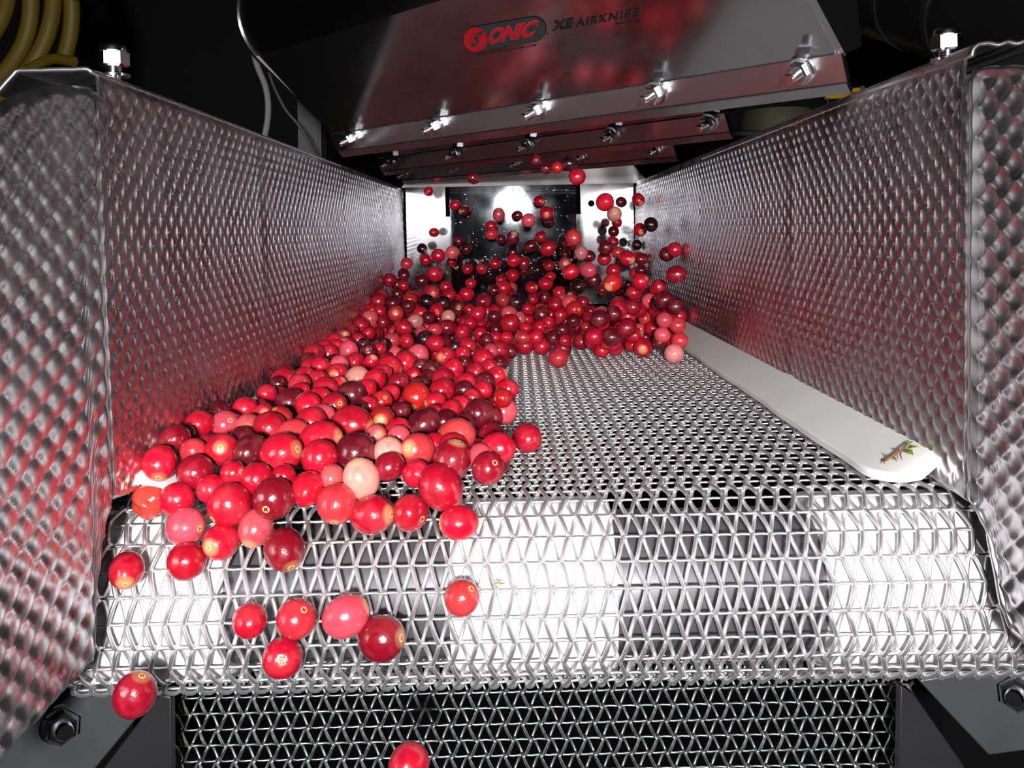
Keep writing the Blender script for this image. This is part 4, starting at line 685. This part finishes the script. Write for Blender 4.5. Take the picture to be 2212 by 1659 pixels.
    L.new(last.outputs['Result'], b.inputs['Base Color'])
    b.inputs['Roughness'].default_value = .24; b.inputs['Specular IOR Level'].default_value = .6
    b.inputs['Coat Weight'].default_value = .25; b.inputs['Coat Roughness'].default_value = .08
    bp = N.new('ShaderNodeBump'); bp.inputs['Distance'].default_value = .02 if source == 'object' else .0002; bp.inputs['Strength'].default_value = .05
    n3 = N.new('ShaderNodeTexNoise'); n3.inputs['Scale'].default_value = 3*k; L.new(ad.outputs[0], n3.inputs['Vector'])
    L.new(n3.outputs['Fac'], bp.inputs['Height']); L.new(bp.outputs['Normal'], b.inputs['Normal'])
    return m
BM_ = berry_mat('cranberry_skin'); BF_ = berry_mat('cranberry_skin_heap', 'attr')
M['calyx'] = mat('calyx_tan', (.72, .46, .16), .6, 0, noise=.3, nscale=8); M['calyx_dark'] = mat('calyx_brown', (.10, .045, .012), .8)
def berry_shape(sub, elong, tip, seed, wrinkle=0):
    bm = bmesh.new(); bmesh.ops.create_icosphere(bm, subdivisions=sub, radius=1); rr = random.Random(seed)
    ph = [rr.uniform(0, 6.28) for _ in range(6)]
    for v in bm.verts:
        x, y, z = v.co
        f = 1+.022*math.sin(2.1*x+ph[0])*math.cos(1.9*y+ph[1])+.018*math.sin(2.4*z+ph[2]+x)
        if wrinkle: f -= wrinkle*(.5+.5*math.sin(4.2*x+ph[3]+2.2*math.sin(3*z+ph[4])))*max(0, -y+.3)
        tp = 1-tip*max(0, z)**3*.25
        zz = z*elong*f
        if z > .93: zz -= (z-.93)*.9       # small hollow at the blossom end
        v.co = (x*f*tp, y*f*tp, zz)
    me = bpy.data.meshes.new('cranberry'); bm.to_mesh(me); bm.free(); me.shade_smooth(); me.materials.append(BM_)
    return me
shapes = [berry_shape(4, e, t, s) for s, (e, t) in enumerate(((1.05, .2), (1.16, .35), (1.0, .1), (1.24, .5), (1.10, .0)))]
wrink = berry_shape(4, .98, .1, 9, .16)
def calyx_mesh():
    bm = bmesh.new(); n = 20
    def ringv(r, z, star=0): return [bm.verts.new((r*(1+star*math.cos(4*2*math.pi*k/n))*math.cos(2*math.pi*k/n), r*(1+star*math.cos(4*2*math.pi*k/n))*math.sin(2*math.pi*k/n), z)) for k in range(n)]
    A, B, D, E = ringv(.21, -.035), ringv(.165, .018), ringv(.115, .012, .35), ringv(.05, -.04, .3)
    for P_, Q_, mi in ((A, B, 0), (B, D, 0), (D, E, 1)):
        for k in range(n):
            f = bm.faces.new((P_[k], P_[(k+1) % n], Q_[(k+1) % n], Q_[k])); f.material_index = mi
    f = bm.faces.new(E); f.material_index = 1
    me = bpy.data.meshes.new('calyx'); bm.to_mesh(me); bm.free(); me.shade_smooth(); me.materials.append(M['calyx']); me.materials.append(M['calyx_dark'])
    return me
cal = calyx_mesh()
TONE = {'R': 'bright red', 'K': 'crimson', 'D': 'dark maroon', 'B': 'nearly black', 'P': 'pink', 'C': 'coral pink', 'W': 'pale whitish pink', 'O': 'orange red', 'X': 'wrinkled coral'}
def project(p):
    a, b = p.x/p.y, (p.z-CAM_H)/p.y
    return PPX+FPX*(a*cr-b*sr), PPY-FPX*(a*sr+b*cr)
NAMED = [  # pixel of the berry, its own label
 (285, 1085, 'wrinkled dented coral cranberry beside the tip of the left seal strip'), (402, 1137, 'pale pink cranberry on the belt with its blossom end facing right'),
 (478, 1170, 'red cranberry on the roller touching two pale pink ones, second from its left'), (552, 1140, 'pink cranberry on the roller with its blossom end pointing down'),
 (615, 1188, 'oval crimson cranberry lying sideways on the roller below the heap'), (403, 1212, 'red cranberry on the roller directly below the pale pink one'),
 (274, 1232, 'lone red cranberry at the far left of the roller, blossom end down'), (990, 1130, 'round red cranberry on the roller at the right foot of the near heap'),
 (1139, 947, 'rightmost round red cranberry lying clear of the near heap on bare mesh'), (540, 1340, 'leftmost of the five cranberries grouped low on the roller'),
 (640, 1338, 'coral cranberry low on the roller with blossom end toward upper right'), (748, 1330, 'pink-faced cranberry low on the roller, above the crimson one'),
 (825, 1378, 'large crimson cranberry low on the roller, pointed end to the right'), (610, 1420, 'lowest cranberry still on the roller, red with a tiny blossom tip'),
 (998, 1290, 'lone coral cranberry on the brightest white part of the roller'), (292, 1500, 'falling crimson cranberry in front of the dark left frame plate'),
 (882, 1652, 'red cranberry cut off by the bottom edge before the lower belt'), (1206, 773, 'oval coral cranberry alone on the mesh before the back heap'),
 (1456, 764, 'pale whitish cranberry at the right front corner of the back heap'), (1388, 750, 'round red cranberry standing out at the front right of the back heap'),
 (1294, 747, 'bright red cranberry at the front middle of the back heap'), (1250, 735, 'pink cranberry in the front row of the back heap'),
 (1525, 537, 'red cranberry flying alone close to the right guard'), (1247, 381, 'bright red cranberry flying highest right below the air knives'),
 (1230, 354, 'dark maroon cranberry flying above the bright red one below the air knives'), (1201, 362, 'orange cranberry flying in the little cluster below the air knives'),
 (1158, 346, 'topmost flying cranberry, dark maroon, before the rearmost air knife'), (1182, 363, 'small maroon cranberry flying left of the orange one below the air knives'),
 (1023, 385, 'maroon cranberry flying before the rim of the end plate'), (926, 413, 'red cranberry flying highest before the left part of the end plate'),
 (938, 502, 'small orange cranberry flying before the left part of the end plate'), (878, 569, 'coral cranberry flying lowest beside the left guard'),
 (1327, 462, 'pale peach cranberry flying below a red pair at the right slot of the end plate'), (1307, 437, 'large red cranberry flying just above the pale peach one'),
 (1342, 437, 'maroon cranberry flying right beside the large red one above the pale peach one'), (1379, 431, 'red cranberry flying highest before the right guard'),
 (1406, 485, 'nearly black cranberry flying before the far right guard'), (1383, 496, 'red cranberry flying against the nearly black one by the right guard'),
 (912, 537, 'nearly black cranberry flying before the lower left of the end plate'), (977, 545, 'pink cranberry flying low before the end plate at left'),
 (1255, 546, 'pale pink cranberry flying above the right side of the back heap'), (1239, 513, 'coral cranberry flying at the right slot of the end plate'),
 (1078, 464, 'pink cranberry flying just below the flash glare on the end plate'), (1141, 476, 'pink cranberry flying lower right of the flash glare'),
 (1166, 434, 'red cranberry flying right of the flash glare, the upper of a pair'), (1181, 461, 'red cranberry flying right of the flash glare, the lower of a pair'),
 (1107, 514, 'dark oval cranberry flying in the middle of the end plate'), (918, 733, 'round nearly black cranberry in the middle of the heap'),
 (898, 694, 'pale whitish cranberry with a pointed tip in the middle of the heap'), (968, 684, 'pale pink cranberry in the left of the back heap'),
 (618, 774, 'round red cranberry perched alone against the left guard'), (774, 819, 'large pale pink cranberry in the middle of the near heap'),
 (899, 857, 'large orange red cranberry with a star blossom end in the near heap'), (1035, 893, 'big dark maroon cranberry on the right edge of the near heap'),
 (986, 943, 'big coral cranberry near the right edge of the near heap'), (784, 1033, 'large pale freckled cranberry at the front of the near heap'),
 (593, 1080, 'crimson cranberry with a dark bruise at the front of the near heap'), (337, 1001, 'leftmost cranberry of the near heap, resting on the seal strip'),
 (762, 917, 'largest bright red cranberry on top of the near heap'), (842, 976, 'pale pink cranberry behind the large freckled one in the near heap'),
 (480, 917, 'pink cranberry with a star blossom end at the left of the near heap'), (1053, 1021, 'crimson cranberry with a star blossom end at the right foot of the near heap'),
 (1037, 987, 'pink cranberry at the right foot of the near heap, half hidden'), (1075, 968, 'red cranberry at the right foot of the near heap, just left of the outlying one'),
 (954, 1050, 'large glossy red oval cranberry at the front right of the near heap'), (885, 1107, 'red cranberry at the front edge of the heap, blossom end to lower right'),
 (804, 1112, 'red cranberry at the front edge of the heap, blossom end facing right'), (730, 1085, 'tall coral cranberry at the front edge of the heap, blossom end down'),
 (493, 1093, 'large bright red cranberry at the front left, blossom end to lower left'), (384, 1088, 'red cranberry at the front left foot of the near heap'),
 (426, 1028, 'big crimson cranberry at the left end of the near heap above the seal strip'), (1085, 859, 'orange red cranberry at the rightmost bulge of the near heap'),
 (1324, 610, 'orange red cranberry with a pale blossom end in the flying cluster'), (1460, 593, 'big crimson cranberry at the right edge of the flying cluster'),
]
def zone(kind, px, py):
    if kind == 2 and py > 560 and px > 1200: return 'in the flying cluster over the right side of the back heap', 'cranberries in the flying cluster'
    if kind == 2: return 'flying before the polished end plate', 'flying cranberries'
    if kind in (0, 3): return 'lying loose on the mesh', 'loose cranberries'
    if py < 745 and px > 1000: return 'in the back heap near the end of the belt', 'cranberries in the back heap'
    if py < 745: return 'in the far left of the heap along the guard', 'cranberries in the far left heap'
    if py < 860: return 'in the middle stretch of the heap on the left', 'cranberries in the middle heap'
    return 'in the near heap before the roller', 'cranberries in the near heap'
camp = Vector((0, 0, CAM_H)); used = set(); BL = []
for i, e in enumerate(BD['v']):
    x, y, z, r, c, kind = e[:6]; p = Vector((x, y, z))*1e-4; r *= 1e-4
    rr = random.Random(i*13+1)
    me = wrink if c == 'X' else shapes[rr.randrange(5)]
    view = (camp-p).normalized()
    if len(e) > 6:   # blossom end shown by the photograph
        dx, dy = e[6], e[7]; q = math.sqrt(max(0.02, 1-dx*dx-dy*dy))
        rt = Vector((1, 0, 0)); up = rt.cross(-view).normalized()*-1
        if up.z < 0: up = -up
        ax = (rt*dx-up*dy+view*q).normalized(); has = True
    else:
        ax = Vector((rr.gauss(0, 1), rr.gauss(0, 1), rr.gauss(0, .5))).normalized()
        if c == 'X': ax = Vector((0, .2, 1)).normalized()
        if ax.dot(view) > .25 and rr.random() < .6: ax = -ax
        has = ax.dot(view) > .05
    o = put('cranberry', me); o.location = p
    o.rotation_mode = 'QUATERNION'
    q = Vector((0, 0, 1)).rotation_difference(ax) @ Quaternion((0, 0, 1), rr.uniform(0, 6.28) if c != 'X' else 0)
    o.rotation_quaternion = q; s = r*rr.uniform(.95, 1.0); o.scale = (s, s, s)
    b = PAL[c]; j = rr.uniform(.8, 1.2); o.color = (min(1, b[0]*j), min(1, b[1]*j*rr.uniform(.8, 1.3)), min(1, b[2]*j), 1)
    if has:
        top = max(v.co.z for v in me.vertices if abs(v.co.x) < .12 and abs(v.co.y) < .12)
        cz = put('calyx', cal, o); cz.location = (0, 0, top-.005)
    px, py = project(p); lab = None
    for k, (nx, ny, nl) in enumerate(NAMED):
        if k not in used and math.hypot(px-nx, py-ny) < 9: lab = nl; used.add(k); break
    zl, zg = zone(kind, px, py)
    BL.append((o, lab, px, py, c, zl, zg))
ANCH = [(918, 733, 'black cranberry in mid heap'), (784, 1033, 'large freckled pale cranberry'), (899, 857, 'star-marked orange cranberry'), (1035, 893, 'big maroon cranberry at the heap edge'),
 (774, 819, 'large whitish cranberry in mid heap'), (762, 917, 'largest red cranberry'), (593, 1080, 'bruised crimson cranberry'), (898, 694, 'pale pointed cranberry'), (986, 943, 'big coral cranberry'),
 (618, 774, 'cranberry perched by the left guard'), (1456, 764, 'whitish cranberry by the right strip'), (1206, 773, 'lone oval cranberry on bare mesh'), (1255, 546, 'pale pink flying cranberry'),
 (1327, 462, 'pale peach flying cranberry'), (480, 917, 'pink star-marked cranberry'), (1525, 537, 'lone flying cranberry by the right guard'), (1324, 610, 'orange flying cranberry with pale tip'),
 (938, 502, 'small orange flying cranberry'), (1105, 430, 'flash glare'), (968, 430, 'left slot of the end plate'), (1250, 430, 'right slot of the end plate')]
DIRS = ['right of', 'below right of', 'below', 'below left of', 'left of', 'above left of', 'above', 'above right of']
def sector(ax_, ay_, px, py): return int(round(math.atan2(py-ay_, px-ax_)/(math.pi/4))) % 8
taken = set(l for _, l, *_ in BL if l)
for o, lab, px, py, c, zl, zg in BL:
    if lab is None:
        best = None
        for ax_, ay_, an in ANCH:
            d = math.hypot(px-ax_, py-ay_); s = sector(ax_, ay_, px, py)
            if d < 6 or d > 300: continue
            near = sorted(math.hypot(q[2]-ax_, q[3]-ay_) for q in BL if q[4] == c and math.hypot(q[2]-ax_, q[3]-ay_) > 6 and sector(ax_, ay_, q[2], q[3]) == s)
            rk = sum(1 for e_ in near if e_ < d-.01)
            if rk > 3: continue
            t = f'{("nearest", "second nearest", "third nearest", "fourth nearest")[rk]} {TONE[c]} cranberry {DIRS[s]} the {an}'
            if t not in taken and (best is None or d+150*rk < best[0]): best = (d+150*rk, t)
        if best: lab = best[1]; taken.add(lab)
    tag(o, lab or f'{TONE[c]} cranberry {zl}', 'cranberry', zg)
print('auto labels', len(taken))
print('named berries', len(used), 'of', len(NAMED), [NAMED[k][2] for k in range(len(NAMED)) if k not in used])
# the rest of the heap, below and between the ones that can be told apart
bs = bmesh.new(); bmesh.ops.create_icosphere(bs, subdivisions=3, radius=1)
sv = np.array([v.co[:] for v in bs.verts]); sf = np.array([[v.index for v in f.verts] for f in bs.faces]); bs.free()
V, Fc, Cl = [], [], []
for i, (x, y, z, r, c) in enumerate(BD['f']):
    rr = random.Random(900+i); R3 = np.array(Vector((0, 0, 1)).rotation_difference(Vector((rr.gauss(0, 1), rr.gauss(0, 1), rr.gauss(0, .6))).normalized()).to_matrix())
    V.append((sv*np.array([.95, .95, 1.0]))@R3.T*(r*1e-4)+np.array([x, y, z])*1e-4); Fc.append(sf+i*len(sv))
    b = PAL[c]; j = rr.uniform(.75, 1.2); Cl.append(np.tile(np.array([b[0]*j, b[1]*j, b[2]*j, 1.]), (len(sv), 1)))
V = np.concatenate(V); Fc = np.concatenate(Fc); Cl = np.concatenate(Cl)
base = np.array([-.05, .7, 0])
me = mesh_np('cranberry_heap', V-base, Fc.tolist(), BF_)
ca_ = me.color_attributes.new('berry_colour', 'FLOAT_COLOR', 'POINT'); ca_.data.foreach_set('color', Cl.astype(np.float32).reshape(-1))
hp = put('cranberry_heap', me, None, Vector(base))
tag(hp, 'mass of red cranberries filling the heap beneath and between the single berries', 'cranberries', None, 'stuff')

# ------------------------------------------------------------------ debris
tw = empty('dry_sprig', at(1945, 985, .432)); tag(tw, 'dry brown and green sprig lying on the right white seal strip', 'sprig')
n_ = Vector((-.46, 0, .88)).normalized(); ux = Vector((.88, 0, .46)); uy = Vector((0, 1, 0))
lift = 0.0
def sp_(u, v, w=0): return ux*u+uy*v+n_*(.0008+w)
put('stem', MB().tube([sp_(-.0075, .002), sp_(-.002, .0, .0008), sp_(.003, .002, .001), sp_(.0075, .0075)], [.0006, .0005, .0005, .0003], 6).mesh('stem', M['stem']), tw)
for a, b in (((-.006, .001), (-.009, -.002)), ((-.003, 0), (-.004, -.006)), ((.001, .001), (-.002, -.007)), ((.002, .001), (.0005, .007)), ((-.005, .002), (-.004, .007))):
    put('twig', MB().tube([sp_(*a), sp_((a[0]+b[0])/2, (a[1]+b[1])/2, .001), sp_(*b, .0004)], [.0004, .0004, .0002], 5).mesh('twig', M['stem']), tw)
for a, b, wd in (((.004, -.001), (.003, -.010), .0013), ((.004, .0), (.0085, -.005), .0012), ((.005, .002), (.010, .004), .001)):
    d = Vector((b[0]-a[0], b[1]-a[1])); pn = Vector((-d.y, d.x)).normalized()*wd; mid = (Vector(a)+Vector(b))/2
    put('leaf', MB().prism([sp_(*a, .0006), sp_(*(mid+pn), .0012), sp_(*b, .0006), sp_(*(mid-pn), .0012)], n_*.0003).mesh('leaf', M['leaf'], False), tw)
tw.location = tw.location
ch = MB().tube([(-.0018, 0, 0), (0, .0006, .0006), (.0016, -.0004, .0004), (.003, .001, .0)], [.0003, .0005, .0004, .0002], 6).mesh('chaff', M['leaf'])
o = put('chaff', ch); o.location = at(1075, 1262, .3945); tag(o, 'tiny yellow scrap of chaff on the white part of the roller', 'chaff')
